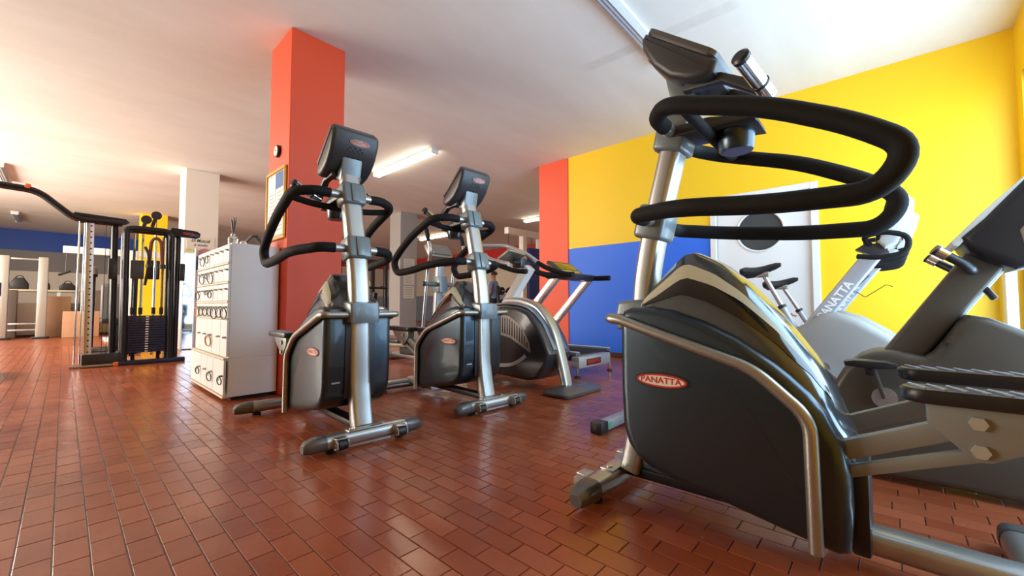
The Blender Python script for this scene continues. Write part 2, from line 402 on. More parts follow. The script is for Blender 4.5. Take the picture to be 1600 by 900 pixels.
struct(MB().span((XL - .2, YS - .2, CH), (XE + .2, YN + .2, CH + .2)).build('ceiling', ceiling_mat(), None, 0), 'off-white plaster ceiling with faint streaks')
DY0, DY1 = .515, 1.61
BLUE = (.010, .15, .80)
mw = bands_mat('yellow_blue_wall', [([(2, '<', 1.665), (1, '>', DY1 - .05)], BLUE)], (.90, .57, .005))
w = struct(MB().span((XW, YS, 0), (XW + .25, DY0, CH)).span((XW, DY1, 0), (XW + .25, 3.76, CH)).span((XW, DY0, 2.10), (XW + .25, DY1, CH)).build('wall_right', mw, None, 0), 'bright yellow wall with a blue lower field left of the white door')
struct(MB().span((XW - .02, 3.76, 0), (XW + .5, 4.35, CH), .004, 1).build('trim_1', redp, None, 0), 'orange-red pillar face ending the yellow and blue wall')
# south wall with the wide shop window (behind the camera)
m = MB().span((XL, YS - .2, 0), (XE, YS, .08)).span((XL, YS - .2, 2.68), (XE, YS, CH)).span((5.25, YS - .2, .08), (XE, YS, 2.68)).span((XL, YS - .2, .08), (1.55, YS, 2.68))
struct(m.build('wall_back', yellow, None, 0), 'yellow wall around the wide shop window')
wr = struct(bpy.data.objects.new('window_1', None), 'wide white-framed shop window'); COL.objects.link(wr); wr.location = (3.4, YS, .08)
f = MB()
for i in range(4): x = -1.85 + 3.7 * i / 3; f.span((x - .03, -.09, 0), (x + .03, -.02, 2.6), .005, 1)
f.span((-1.85, -.09, 0), (1.85, -.02, .06), .005, 1).span((-1.85, -.09, 2.54), (1.85, -.02, 2.6), .005, 1).build('window_frame', whitem, wr)
for i in range(3):
    x = -1.85 + 3.7 * i / 3; MB().span((x + .03, -.06, .06), (x + 3.7 / 3 - .03, -.054, 2.54)).build('pane', glassm, wr, 0)
m = MB().span((XL - .2, YS, 0), (XL, 5.5, CH)).span((XL - .2, 13.7, 0), (XL, YN, CH)).span((XL - .2, 5.5, 0), (XL, 13.7, .65)).span((XL - .2, 5.5, 2.85), (XL, 13.7, CH))
struct(m.build('wall_left', whitep, None, 0), 'white side wall with a long window band')
wr = struct(bpy.data.objects.new('window_2', None), 'long white-framed side window'); COL.objects.link(wr); wr.location = (XL, 9.6, .65)
f = MB()
for i in range(7): y = -4.1 + 8.2 * i / 6; f.span((-.09, y - .03, 0), (-.02, y + .03, 2.2))
f.span((-.09, -4.1, 0), (-.02, 4.1, .06)).span((-.09, -4.1, 2.14), (-.02, 4.1, 2.2)).build('window_frame', whitem, wr)
for i in range(6): y = -4.1 + 8.2 * i / 6; MB().span((-.06, y + .03, .06), (-.054, y + 8.2 / 6 - .03, 2.14)).build('pane', glassm, wr, 0)
mN = bands_mat('far_wall_paint', [([(2, '<', 2.55), (0, '<', 2.6)], (.22, .21, .21)), ([(2, '>', 2.5), (0, '<', 2.6)], (.012, .075, .42)), ([(2, '<', 1.85), (0, '<', 2.6)], (.70, .66, .58)),
                                     ([(2, '>', 2.72), (0, '>', 2.6)], (.55, .03, .02)), ([(2, '<', 1.25), (0, '>', 2.6)], (.30, .34, .42))], (.66, .58, .48))
struct(MB().span((XL, YN, 0), (XE, YN + .2, CH)).build('wall_far', mN, None, 0), 'far wall with a blue band over grey')
mE = bands_mat('east_wall_paint', [([(2, '>', 2.62)], (.55, .03, .02)), ([(2, '<', 1.25)], (.22, .25, .32))], (.66, .58, .48))
struct(MB().span((XE, YS, 0), (XE + .2, YN, CH)).build('wall_east', mE, None, 0), 'distant wall with a red band at the ceiling')
struct(MB().span((XW + .5, 4.15, 0), (XE, 4.35, CH)).build('wall_partition', whitep, None, 0), 'partition wall closing off the rooms behind the yellow wall')
# door with round window
dr = struct(bpy.data.objects.new('door_1', None), 'white door with a round porthole in the yellow wall'); COL.objects.link(dr); dr.location = (XW, (DY0 + DY1) / 2, 0)
hw = (DY1 - DY0) / 2
fr = MB().span((-.03, -hw, 0), (.12, -hw + .07, 2.10), .006, 1).span((-.03, hw - .07, 0), (.12, hw, 2.10), .006, 1).span((-.03, -hw + .07, 2.03), (.12, hw - .07, 2.10), .006, 1).build('door_frame', whitem, dr)
n = 40; m = MB(); cyc, czc, rr = 1.076 - (DY0 + DY1) / 2, 1.63, .235
# leaf with a real round hole: ring of quads between the hole and the leaf outline
outl = []; y0, y1, z0, z1 = -hw + .075, hw - .075, .008, 2.025
def leaf_pt(a):
    dx, dz = math.cos(a), math.sin(a); ts = []
    if abs(dx) > 1e-6: ts += [((y1 if dx > 0 else y0) - cyc) / dx]
    if abs(dz) > 1e-6: ts += [((z1 if dz > 0 else z0) - czc) / dz]
    t = min(t for t in ts if t > 0); return (cyc + dx * t, czc + dz * t)
angs = sorted([2 * math.pi * k / n for k in range(n)] + [math.atan2(zz - czc, yy - cyc) % (2 * math.pi) for yy in (y0, y1) for zz in (z0, z1)])
N = len(angs); I = [(cyc + rr * math.cos(a), czc + rr * math.sin(a)) for a in angs]; O = [leaf_pt(a) for a in angs]
vs = [(.02, *p) for p in I] + [(.02, *p) for p in O] + [(.06, *p) for p in I] + [(.06, *p) for p in O]; fs = []
for k in range(N):
    j = (k + 1) % N; fs += [(k, j, N + j, N + k), (2 * N + k, 3 * N + k, 3 * N + j, 2 * N + j), (k, 2 * N + k, 2 * N + j, j), (N + k, N + j, 3 * N + j, 3 * N + k)]
lf = m.add(vs, fs).build('door_leaf', whitem, dr, 0)
MB().ring((.018, cyc, czc), rr + .008, .014, (1, 0, 0), 40, 8).build('porthole_rim', whitem, lf)
MB().lathe([(rr, .035), (rr, .04)], (0, cyc, czc), 40, 'X').build('porthole_pane', mat('porthole_dark_glass', (.05, .055, .055), .25), lf)
MB().cyl((.02, hw - .14, 1.02), (-.04, hw - .14, 1.02), .011).cyl((-.04, hw - .145, 1.02), (-.04, hw - .26, 1.02), .010).build('door_handle', steelw, lf)
struct(MB().span((XW - .012, DY1, 0), (XW, 3.76, .07)).span((XW - .012, YS, 0), (XW, DY0, .07)).build('baseboard_right', mat('baseboard_brown', (.10, .03, .015), .4), None, 0), 'red-brown skirting tile along the yellow wall')

def pillar(lo, hi, m, label):
    return struct(MB().span((*lo, 0), (*hi, CH), .006, 1).build('pillar', m, None, 0), label)
PXN, PYN = 1.247, 3.70
pil = pillar((PXN, PYN), (1.716, 4.21), redp, 'orange-red square pillar behind the white locker')
wp_ = pillar((1.36, 8.93), (1.85, 9.45), whitep, 'white square pillar beside the cable machine')
pillar((1.28, 14.1), (1.80, 14.6), yellow, 'yellow square pillar behind the cable machine')
gp_ = pillar((5.7, 9.05), (6.2, 9.55), greyp, 'grey square pillar with notice sheets')

# ------------------------------------------------------------------ stair climber (three of them)
ZT = [(.10, .733), (.2, .748), (.3, .735), (.4, .70), (.5, .65), (.6, .58), (.68, .505), (.74, .40), (.765, .30)]
ZR = [(.14, .755), (.2, .825), (.26, .888), (.31, .935), (.34, .938), (.42, .895), (.5, .825), (.6, .705), (.68, .585), (.735, .48), (.762, .38)]
def flank(s, f, sg, out=0):
    zb = interp(ZT, s) - .004; zr = interp(ZR, s); k = min(1, max(0, (s - .13) / .05)) * min(1, max(0, (.775 - s) / .06))
    wb = .155 * (.55 + .45 * k); wr = .082 * (.5 + .5 * k)
    bul = .018 * math.sin(math.pi * f)
    return (sg * (wb + (wr - wb) * f + bul + out), s, zb + (zr - zb) * f + out * .6)
def make_stepper():
    t = thing('stair_climber', '', 'stair climber', group='stair climbers')
    # floor frame
    MB().sweep([(0, .72, .078), (0, 1.12, .078)], rrect(.095, .066, .022), up=(0, 0, 1)).build('base_beam', silver, t)
    MB().sweep([(0, .03, .085), (0, .74, .09)], rrect(.07, .04, .008), up=(0, 0, 1)).build('under_beam', frameb, t)
    def foot(name, y, hl, cap, wheels):
        f = MB().sweep([(-hl, y, .056), (hl, y, .056)], rrect(.088, .072, .03, 4)).build(name, silver, t)
        for sg in (-1, 1):
            xs = [0, .03, .07, .095, .108]; sc = [1.03, 1.03, .93, .78, .55]
            rings = [[(sg * (hl + x - .002), y + a * k, .056 - (1 - k) * .022 + b * k) for a, b in rrect(.09, .074, .03, 4)] for x, k in zip(xs, sc)]
            MB().loft(rings).build('end_cap', capgrey, f)
        if wheels:
            for sg in (-1, 1):
                x = sg * .165
                br = MB()
                for d in (-.028, .028):
                    br.puff([(y - .035, .082), (y - .075, .084), (y - .098, .066), (y - .098, .04), (y - .075, .028), (y - .035, .03)], .004, .001, 1, 0, x + d)
                br.box((x, y - .062, .083), (.06, .05, .006), .002)
                b = br.build('wheel_bracket', silver, t)
                MB().cyl((x - .02, y - .075, .052), (x + .02, y - .075, .052), .026, 20).build('transport_wheel', blackp, b)
                MB().cyl((x * 1.0 - .034, y - .075, .052), (x + .034, y - .075, .052), .008, 10).build('axle_bolt', steelw, b)
            MB().box((0, y, .094), (.22, .06, .008), .003).build('mounting_plate', silver, f)
            for sg in (-1, 1): MB().cyl((sg * .085, y, .09), (sg * .085, y, .103), .012, 12).build('bolt', steelw, f)
            MB().box((0, y - .03, .022), (.25, .006, .012)).build('lower_strip', steelw, f)
        for sg in (-1, 1):
            MB().cyl((sg * (hl - .03), y, 0), (sg * (hl - .03), y, .014), .026, 14).cyl((sg * (hl - .03), y, .012), (sg * (hl - .03), y, .03), .010, 10).build('leveling_foot', rubber, f)
    foot('front_foot', .0, .225, 1, True); foot('rear_foot', 1.12, .30, 1, False)
    # housing
    low = [(.112, .31), (.130, .25), (.165, .205), (.215, .178), (.30, .155), (.46, .130), (.60, .105), (.735, .082), (.762, .095), (.768, .2), (.765, .30), (.755, .37), (.74, .40), (.715, .455), (.68, .505), (.64, .545), (.6, .58), (.5, .65), (.4, .70), (.3, .735), (.22, .748), (.15, .746), (.116, .732), (.106, .70), (.106, .45)]
    hs = MB().puff(low, .197, .034, 5).build('housing', gun, t)
    MB().box((0, .1055, .47), (.17, .010, .46), .003).build('groove_shade_strip', blackp, hs)  # flat black strip, its colour stands in for the shade of a column groove
    # hood
    rings = []
    for k in range(29):
        s_ = .132 + (.772 - .132) * k / 28
        L = [flank(s_, f / 6, -1) for f in range(7)]; Rr = [flank(s_, f / 6, 1) for f in range(6, -1, -1)]
        zr = interp(ZR, s_); crown = [(L[-1][0] * .6, s_, zr + .006), (0, s_, zr + .009), (Rr[0][0] * .6, s_, zr + .006)]
        rings.append(L + crown + Rr)
    hd = MB().loft(rings).build('hood', gunhood, t)
    FC = [(.16, .12), (.20, .28), (.26, .46), (.33, .58), (.42, .62), (.52, .68), (.62, .73), (.72, .78)]
    FT = [(.15, .3), (.18, .52), (.22, .70), (.30, .80), (.45, .82), (.65, .84), (.735, .82)]
    FB = [(.15, .10), (.18, .10), (.24, .22), (.32, .30), (.5, .36), (.65, .50), (.735, .80)]
    for sg in (-1, 1):
        for nm, mt, lo, hi in (('black_insert', blackg, FB, FC), ('cream_insert', cream, FC, FT)):
            vs = []; fs = []; nn = 26; mm = 4
            for k in range(nn + 1):
                s_ = .165 + (.725 - .165) * k / nn
                a, b = interp(lo, s_), interp(hi, s_); b = max(b, a + .004)
                for j in range(mm + 1): vs.append(flank(s_, a + (b - a) * j / mm, sg, .0022))
            for k in range(nn):
                for j in range(mm): a = k * (mm + 1) + j; fs.append((a, a + 1, a + mm + 2, a + mm + 1))
            MB().add(vs, fs).build(nm, mt, hd)
    # wrap-round bumper tube, one per side, running into the column clamp
    for sg in (-1, 1):
        pth = fillet([(sg * .05, .072, .700), (sg * .212, .072, .703), (sg * .216, .118, .70), (sg * .213, .55, .562), (sg * .213, .685, .44), (sg * .213, .69, .085)], .05, 7)
        # widen the two upper bends
        MB().tube(pth, .0180, 14).build('bumper_tube', silverd, t)
    # column
    cp = spline([(0, .068, .10), (0, .092, .22), (0, .110, .33), (0, .118, .50), (0, .124, .70), (0, .135, .86), (0, .178, 1.08), (0, .262, 1.41), (0, .292, 1.53)], 5)
    co = MB().sweep(cp, rrect(.112, .080, .026, 4), up=(0, 1, 0)).build('column', silver, t)
    MB().sweep(spline([(0, .064, .09), (0, .086, .18), (0, .103, .275), (0, .108, .31)], 4), rrect(.108, .084, .018, 3), up=(0, 1, 0)).build('column_foot', silver, co)
    MB().puff([(.036, .655), (.030, .70), (.040, .765), (.10, .775), (.17, .775), (.17, .655)], .084, .014, 3).build('column_clamp', hubgrey, co)
    # hubs
    for nm, y, z in (('lower_hub', .178, 1.08), ('upper_hub', .262, 1.41)):
        h = MB().box((0, y - .004, z), (.140, .118, .135), .018, (R(-14), 0, 0), 3).build(nm, hubgrey, t)
        MB().box((0, y - .064, z + .012), (.044, .014, .112), .004, (R(-14), 0, 0)).build('hub_plate', hubgrey, h)
        MB().cyl((-.145, y, z), (.145, y, z), .0235, 16).build('handle_stub', silver, h)
    # grip loops
    for sg in (-1, 1):
        pts = [(sg * .122, .262, 1.41), (sg * .20, .262, 1.413), (sg * .305, .335, 1.402), (sg * .305, .62, 1.302), (sg * .305, .80, 1.20), (sg * .305, .905, 1.115), (sg * .305, .845, 1.02), (sg * .305, .62, 1.028), (sg * .305, .36, 1.06), (sg * .20, .182, 1.078), (sg * .122, .178, 1.08)]
        pth = fillet(pts, .085, 7)
        MB().tube(pth, .0280, 16).build('grip_loop', foam, t)
    # tray, cup holder, cross bar
    MB().tube(fillet([(-.30, .39, 1.382), (-.16, .40, 1.36), (.16, .40, 1.36), (.30, .39, 1.382)], .06, 6), .0195, 12).build('cross_bar', foam, t)
    tr = MB().puff([(.262, 1.385), (.262, 1.425), (.40, 1.425), (.545, 1.388), (.552, 1.362), (.52, 1.365), (.40, 1.375)], .078, .012, 2).build('tray', darkp, t)
    MB().lathe([(.0, 1.392), (.062, 1.392), (.064, 1.385), (.055, 1.306), (.052, 1.300), (0, 1.300)], (0, .470, 0), 28).build('cup_holder', gun, tr)
    MB().lathe([(0, 1.3005), (.049, 1.3005), (.049, 1.2985), (0, 1.2985)], (0, .470, 0), 24).build('cup_base', cupblue, tr)
    # console
    MB().puff([(.27, 1.50), (.255, 1.56), (.235, 1.66), (.262, 1.67), (.33, 1.585), (.345, 1.52)], .062, .012, 2).build('console_neck', hubgrey, t)
    cprof = [(.20, 1.792), (.182, 1.770), (.186, 1.730), (.226, 1.650), (.285, 1.585), (.345, 1.552), (.405, 1.536), (.436, 1.548), (.452, 1.582), (.44, 1.598)]
    c0 = MB().puff(cprof, .142, .022, 3).build('console', darkp, t)
    d = Vector((0, .44 - .20, 1.598 - 1.792)).normalized(); nrm = Vector((0, -d.z, d.y)); mid = Vector((0, .32, 1.695))
    M = basis(mid + nrm * .004, (1, 0, 0), -d)
    bz = MB(); rings = [[M @ Vector((a * k, b * k, zz)) for a, b in rrect(.275, .300, .03, 4)] for k, zz in ((1.02, -.016), (1.02, .0), (.97, .008))]
    b_ = bz.loft(rings).build('console_bezel', capgrey, t)
    rings = [[M @ Vector((a, b + .02, zz)) for a, b in rrect(.20, .20, .01, 2)] for zz in (.006, .0095)]
    MB().loft(rings).build('screen', blackg, b_)
    MB().loft([[M @ Vector((a, b - .105, zz)) for a, b in rrect(.16, .035, .01, 2)] for zz in (.006, .011)]).build('keypad', hubgrey, b_)
    e = Vector((0, .262 - .186, 1.61 - 1.730)).normalized(); Mb = basis((0, .196, 1.712), (1, 0, 0), -e); Mb = basis((0, .2065, 1.689) , (1, 0, 0), (0, -e.y, -e.z))
    nb = (Mb.to_3x3() @ Vector((0, 0, 1)))
    if nb.y > 0: Mb = basis((0, .2065, 1.689), (-1, 0, 0), (0, -e.y, -e.z))
    Mb = basis(Mb.translation + Vector((0, -.001, -.001)), Mb.to_3x3().col[0], Mb.to_3x3().col[1])
    oval_logo(Mb @ Matrix.Translation((.02, .035, -.001)), .062, .019, t, silverl, redl)
    sp = MB(); q = Mb.to_3x3().col[2]
    for i in range(-3, 4):
        for j in range(-2, 3):
            if abs(i) + abs(j) > 4 or (i + j) % 2: continue
            p = Mb @ Vector((i * .015, -.028 + j * .014, -.002)); sp.cyl(p, p + q * .0035, .0042, 8)
    sp.build('speaker_holes', blackg, c0)
    # pulse grips on arms under the console
    for sg in (-1, 1):
        MB().puff([(.32, 1.535), (.33, 1.575), (.45, 1.56), (.59, 1.47), (.60, 1.425), (.575, 1.43), (.45, 1.525)], .02, .006, 2, 0, sg * .075).build('grip_arm', darkp, t)
        g = MB().cyl((sg * .07, .585, 1.44), (sg * .235, .545, 1.502), .025, 18).build('pulse_grip', chrome, t)
        a, b = Vector((sg * .235, .545, 1.502)), Vector((sg * .07, .585, 1.44)); dd = (a - b).normalized()
        MB().sweep([a - dd * .004, a + dd * .008, a + dd * .014], circ(.0265, 18), scale=[1, 1, .7]).build('grip_end_cap', blackp, g)
        MB().cyl(b + dd * .055, b + dd * .062, .0275, 18).build('grip_collar', blackp, g)
    # pedals and linkages
    for sg, dz in ((-1, .004), (1, -.016)):
        x = sg * .125
        a = MB().sweep([(x, .70, .345 + dz), (x, .965, .470 + dz)], rrect(.036, .05, .005, 2)).build('pedal_arm', armgrey, t)
        MB().sweep([(x, .70, .288 + dz), (x, 1.01, .418 + dz)], rrect(.03, .03, .004, 2)).build('lower_arm', armgrey, t)
        pl = MB().puff([(.915, .528 + dz), (.915, .478 + dz), (.985, .408 + dz), (1.0, .402 + dz), (1.018, .405 + dz), (1.16, .49 + dz), (1.19, .53 + dz)], .030, .004, 2, 0, x).build('pedal_bracket', armgrey, t)
        for (by, bz_) in ((.998, .492), (1.0, .428)):
            MB().cyl((x + sg * .026, by, bz_ + dz), (x + sg * .040, by, bz_ + dz), .0165, 6).build('bolt', mat('bolt_grey', (.42, .43, .41), .35, .3), pl)
        oc = [(x + a, b) for a, b in rrect(.105, .42, .045, 5)]
        oc = [(a, b + 1.077) for a, b in oc]
        p = MB(); rings = [[(x + (a - x) * k, 1.077 + (b - 1.077) * k, z + dz) for a, b in oc] for k, z in ((.96, .528), (1, .536), (1, .556), (.97, .562))]
        p = p.loft(rings).build('pedal', blackp, t)
        rb = MB()
        for i in range(11):
            y = .90 + i * .0345; rb.box((x, y, .5635 + dz), (.072, .0075, .006), .002, (0, 0, R(24)))
        rb.build('tread_rib', ribm, p)
    MB().span((-.10, .758, .06), (.10, .80, .31), .008).build('rear_boot', blackp, t)
    # side emblems
    for sg in (-1, 1):
        M = basis((sg * .1972, .266, .492), (0, -sg if sg < 0 else 1, 0), (0, 0, 1)) if sg > 0 else basis((-.1972, .266, .492), (0, -1, 0), (0, 0, 1))
        oval_logo(M, .096, .029, t)
    MB().box((-.13, .1105, .33), (.045, .008, .008)).build('serial_label', steelw, t)
    return t
st = make_stepper()
st.location = (1.60, .85, 0); st.rotation_euler = (0, 0, math.pi); st['label'] = 'dark grey stair climber standing opposite the other two, nearest the bikes'
dup(st, (1.135, 2.11, 0), R(-3), 'dark grey stair climber standing in front of the red pillar and white locker')
dup(st, (2.11, 2.12, 0), R(-3), 'dark grey stair climber standing between another climber and the machine with slotted grille')

# ------------------------------------------------------------------ upright bikes by the yellow wall (front end towards -Y)
def saddle(c, parent, tilt=0):
    rings = []
    for k in range(9):
        t = k / 8; y = -.15 + .27 * t; w = .022 + .075 * max(0, (t - .25) / .75) ** 1.5 + .008 * t; h = .018 + .022 * t
        if k in (0, 8): w *= .6; h *= .6
        z = .012 * math.cos(t * 5) + tilt * y
        rings.append([(c[0] + w * math.cos(a), c[1] + y, c[2] + z + h * math.sin(a) * (1 if math.sin(a) > 0 else 1.5)) for a in [2 * math.pi * j / 14 for j in range(14)]])
    sd = MB().loft(rings).build('saddle', blackp, parent)
    MB().box((c[0], c[1] - .03, c[2] - .042), (.045, .09, .045), .01).build('saddle_clamp', steelw, sd)
    return sd
def make_bike(label, loc, sz, wire=False):
    t = thing('exercise_bike', label, 'exercise bike', loc, 0, 'upright exercise bikes')
    o = .2
    prof = [(y - o, z) for y, z in [(.62, .20), (.62, .42), (.57, .53), (.48, .60), (.40, .645), (.33, .70), (.26, .705), (.15, .665), (.0, .565), (-.12, .46), (-.20, .34), (-.22, .22), (-.18, .13), (.0, .10), (.45, .10), (.58, .13)]]
    hs = MB().puff(prof, .125, .05, 5).build('housing', lgrey, t)
    col = MB().sweep([(0, .46 - o, .52), (0, .055 - o, 1.10)], rrect(.085, .098, .012, 3), up=(0, 1, 0)).build('column', lsilver, t)
    a = Vector((-.0428, .36 - o, .66)); b = Vector((-.0428, .175 - o, .925)); d = (b - a).normalized(); mid = (a + b) / 2
    text_part('PANATTA', .30, .052, basis(mid, d, Vector((-1, 0, 0)).cross(d)), whitel, col)
    # console, pale twin-lobed shell
    c0 = MB().puff([(y - o, z) for y, z in [(.035, 1.17), (.01, 1.26), (-.015, 1.36), (-.03, 1.44), (-.06, 1.462), (-.11, 1.455), (-.145, 1.41), (-.14, 1.34), (-.10, 1.22), (-.06, 1.14), (.0, 1.12)]], .135, .03, 4).build('console', paleshell, t)
    MB().puff([(y - o, z) for y, z in [(-.045, 1.33), (-.06, 1.37), (-.13, 1.345), (-.165, 1.31), (-.15, 1.24), (-.10, 1.14), (-.06, 1.13)]], .125, .03, 4).build('console_lower_lobe', paleshell, c0)
    MB().puff([(y - o, z) for y, z in [(.046, 1.18), (-.022, 1.455), (-.032, 1.462), (-.04, 1.44), (.02, 1.17)]], .125, .004, 2).build('screen_panel', blackg, c0)
    MB().puff([(y - o, z) for y, z in [(.15, 1.13), (.10, 1.165), (.0, 1.16), (-.02, 1.10), (.05, 1.08)]], .075, .012, 2).build('handlebar_clamp', darkp, t)
    for sg in (-1, 1):
        MB().tube(fillet([(sg * .04, .06 - o, 1.135), (sg * .13, .11 - o, 1.205), (sg * .185, .0 - o, 1.22), (sg * .185, -.115 - o, 1.18), (sg * .185, -.10 - o, 1.075), (sg * .185, .03 - o, 1.055), (sg * .15, .135 - o, 1.075)], .05, 6), .0165, 12).build('handlebar', foam, t)
    # seat post
    a, b = Vector((0, .47 - o, .50)), Vector((0, .700 - o, sz - .045)); k = a.lerp(b, .5)
    MB().cyl(a, k, .024, 16).build('seat_tube', lsilver, t); MB().cyl(k, b, .0165, 14).build('seat_post', steelw, t)
    MB().cyl(k - (b - a).normalized() * .012, k + (b - a).normalized() * .012, .029, 14).build('seat_collar', blackp, t)
    kn = MB().cyl(k + Vector((0, .02, -.05)), k + Vector((0, .055, -.04)), .008, 8).build('adjusting_pin', steelw, t)
    MB().lathe([(0, 0), (.018, .002), (.022, .012), (.018, .024), (0, .026)], k + Vector((0, .05, -.045)), 12, 'Y').build('red_knob', mat('red_plastic', (.55, .02, .03), .4), kn)
    saddle((0, .735 - o, sz), t, -.12)
    for y, hl in ((-.30, .27), (.66, .27)):
        f = MB().sweep([(-hl, y, .045), (hl, y, .045)], rrect(.07, .06, .02, 3)).build('foot_bar', lsilver, t)
        for sg in (-1, 1): MB().box((sg * (hl + .02), y, .04), (.06, .082, .072), .012).build('end_cap', blackp, f)
    MB().sweep([(0, -.30, .085), (0, .66, .085)], rrect(.08, .05, .01, 2)).build('base_beam', lsilver, t)
    for sg in (-1, 1):
        cr = MB().sweep([(sg * .145, .33 - o, .33), (sg * .15, .33 - o + sg * .12, .33 + sg * .11)], rrect(.03, .016, .005, 2)).build('crank', steelw, t)
        MB().box((sg * .20, .33 - o + sg * .12, .33 + sg * .11), (.09, .10, .024), .006).build('pedal', blackp, cr)
        MB().cyl((sg * .12, .33 - o, .33), (sg * .152, .33 - o, .33), .035, 18).build('crank_hub', steelw, cr)
    if wire:
        MB().tube(fillet([(-.045, .10 - o, 1.0), (-.06, .20 - o, .88), (-.06, .13 - o, .82), (-.06, .0 - o, .92), (-.06, -.04 - o, .90)], .01, 3), .003, 6).build('wire_holder', blackp, t)
    return t
make_bike('grey upright exercise bike with higher black saddle, further from the yellow wall', (3.66, .2, 0), 1.035)
make_bike('grey upright exercise bike with lower saddle and wire holder, next to the white door', (4.46, .2, 0), .965, True)

# ------------------------------------------------------------------ recumbent bike behind the near climber
t = thing('recumbent_bike', 'large warm-grey recumbent bike with wide leaning column and black console, behind a climber', 'exercise bike', (2.53, .2, 0))
o = .2
def Y(pts): return [(y - o, z) for y, z in pts]
prof = Y([(.215, .10), (.215, .30), (.195, .39), (.155, .47), (.10, .525), (.05, .55), (-.01, .56), (-.07, .548), (-.108, .54), (-.135, .56), (-.168, .61), (-.208, .685), (-.24, .714), (-.29, .705), (-.40, .645), (-.52, .55), (-.62, .42), (-.665, .28), (-.67, .08), (-.63, .025), (.17, .025)])
hs = MB().puff(prof, .145, .03, 4).build('housing', taupe, t)
MB().cyl((-.140, -.165 - o, .60), (-.1465, -.165 - o, .60), .009, 12).build('housing_screw', blackp, hs)
col = MB().sweep([(0, -.02 - o, .50), (0, -.335 - o, 1.0)], rrect(.12, .118, .012, 3), up=(0, 1, 0)).build('column', taupe, t)
MB().box((-.02, -.305 - o, .80), (.03, .022, .055), .006, (R(-30), 0, 0)).build('height_clip', blackp, col)
MB().sweep([(.03, -.118 - o, .56), (.03, -.37 - o, .965)], rrect(.012, .05, .004, 2), up=(0, 1, 0)).build('column_strip', paleshell, col)
c0 = MB().puff(Y([(-.245, .96), (-.215, 1.02), (-.28, 1.09), (-.38, 1.22), (-.47, 1.30), (-.55, 1.33), (-.59, 1.28), (-.57, 1.16), (-.50, 1.02), (-.42, .90), (-.36, .885), (-.30, .92)]), .165, .035, 4).build('console', blackp, t)
MB().puff(Y([(-.37, .97), (-.36, 1.03), (-.42, 1.13), (-.52, 1.20), (-.60, 1.20), (-.60, 1.10), (-.54, 1.0), (-.45, .93)]), .175, .03, 4).build('console_side_shell', lgrey, c0)
MB().puff(Y([(-.20, .99), (-.196, 1.005), (-.275, 1.105), (-.40, 1.245), (-.41, 1.235), (-.29, 1.085), (-.215, .985)]), .15, .004, 2).build('screen_panel', paleshell, c0)
for sg in (-1, 1):
    g = MB().tube(fillet([(sg * .05, -.26 - o, .89), (sg * .17, -.24 - o, .90), (sg * .19, -.17 - o, .955)], .03, 5), .017, 12).build('side_grip', blackp, t)
    a = Vector((sg * .19, -.17 - o, .955)); d = Vector((sg * .02, .07, .055)).normalized()
    MB().cyl(a - d * .012, a + d * .024, .0215, 16).build('grip_ferrule', chrome, g); MB().cyl(a + d * .024, a + d * .034, .021, 16).build('grip_cap', blackp, g)
    cy = .02 - o; cz = .36
    cr = MB().sweep([(sg * .168, cy, cz), (sg * .172, cy + (.035 if sg < 0 else -.035), cz + (.135 if sg < 0 else -.135))], rrect(.016, .034, .004, 2), up=(1, 0, 0)).build('crank', taupe, t)
    MB().cyl((sg * .14, cy, cz), (sg * .175, cy, cz), .042, 20).build('crank_hub', steelw, cr)
    py, pz = cy + (.04 if sg < 0 else -.04), cz + (.15 if sg < 0 else -.15)
    p = MB().puff([(py - .085, pz + .004), (py - .08, pz - .012), (py - .02, pz - .018), (py + .02, pz - .018), (py + .08, pz - .012), (py + .085, pz + .004), (py + .05, pz + .012), (py - .05, pz + .012)], .048, .004, 2, 0, sg * .235).build('pedal', blackp, cr)
    MB().box((sg * .235, py, pz - .03), (.05, .035, .04), .008).build('pedal_weight', blackp, cr)
MB().sweep([(0, .18 - o, .16), (0, 1.24 - o, .10)], rrect(.09, .08, .012, 2)).build('base_beam', lsilver, t)
f = MB().sweep([(-.345, 1.275 - o, .038), (.345, 1.275 - o, .038)], rrect(.062, .056, .008, 2)).build('rear_foot', lsilver, t)
for sg in (-1, 1): MB().box((sg * .372, 1.275 - o, .036), (.085, .075, .068), .006).build('end_cap', blackp, f)
MB().box((-.30, 1.243 - o, .04), (.03, .003, .03)).build('green_sticker', mat('green_sticker', (.02, .45, .18), .5), f)
MB().puff(Y([(.62, .40), (.62, .45), (.85, .47), (1.02, .46), (1.02, .40)]), .20, .02, 3).build('seat', blackp, t)
MB().puff(Y([(1.0, .46), (1.06, .80), (1.11, .82), (1.13, .78), (1.08, .42)]), .19, .02, 3).build('backrest', blackp, t)
MB().sweep([(0, .85 - o, .12), (0, .88 - o, .41)], rrect(.09, .09, .01, 2), up=(0, 1, 0)).build('seat_post', lsilver, t)

# ------------------------------------------------------------------ arc machine with slotted grille, next to the climbers
t = thing('arc_trainer', 'dark trainer with slotted side grille, curved silver leg and wide foot plate', 'cross trainer', (3.0, 2.06, 0))
oy = 2.06
def YY(pts): return [(y - oy, z) for y, z in pts]
prof = YY([(2.155, .33), (2.20, .22), (2.30, .10), (2.42, .075), (2.9, .10), (3.3, .16), (3.45, .30), (3.45, .50), (3.25, .66), (2.95, .74), (2.70, .755), (2.52, .735), (2.40, .69), (2.29, .58), (2.22, .47)])
hs = MB().puff(prof, .175, .035, 4).build('housing', mat('charcoal_plastic', (.028, .027, .030), .32, coat=.3), t)
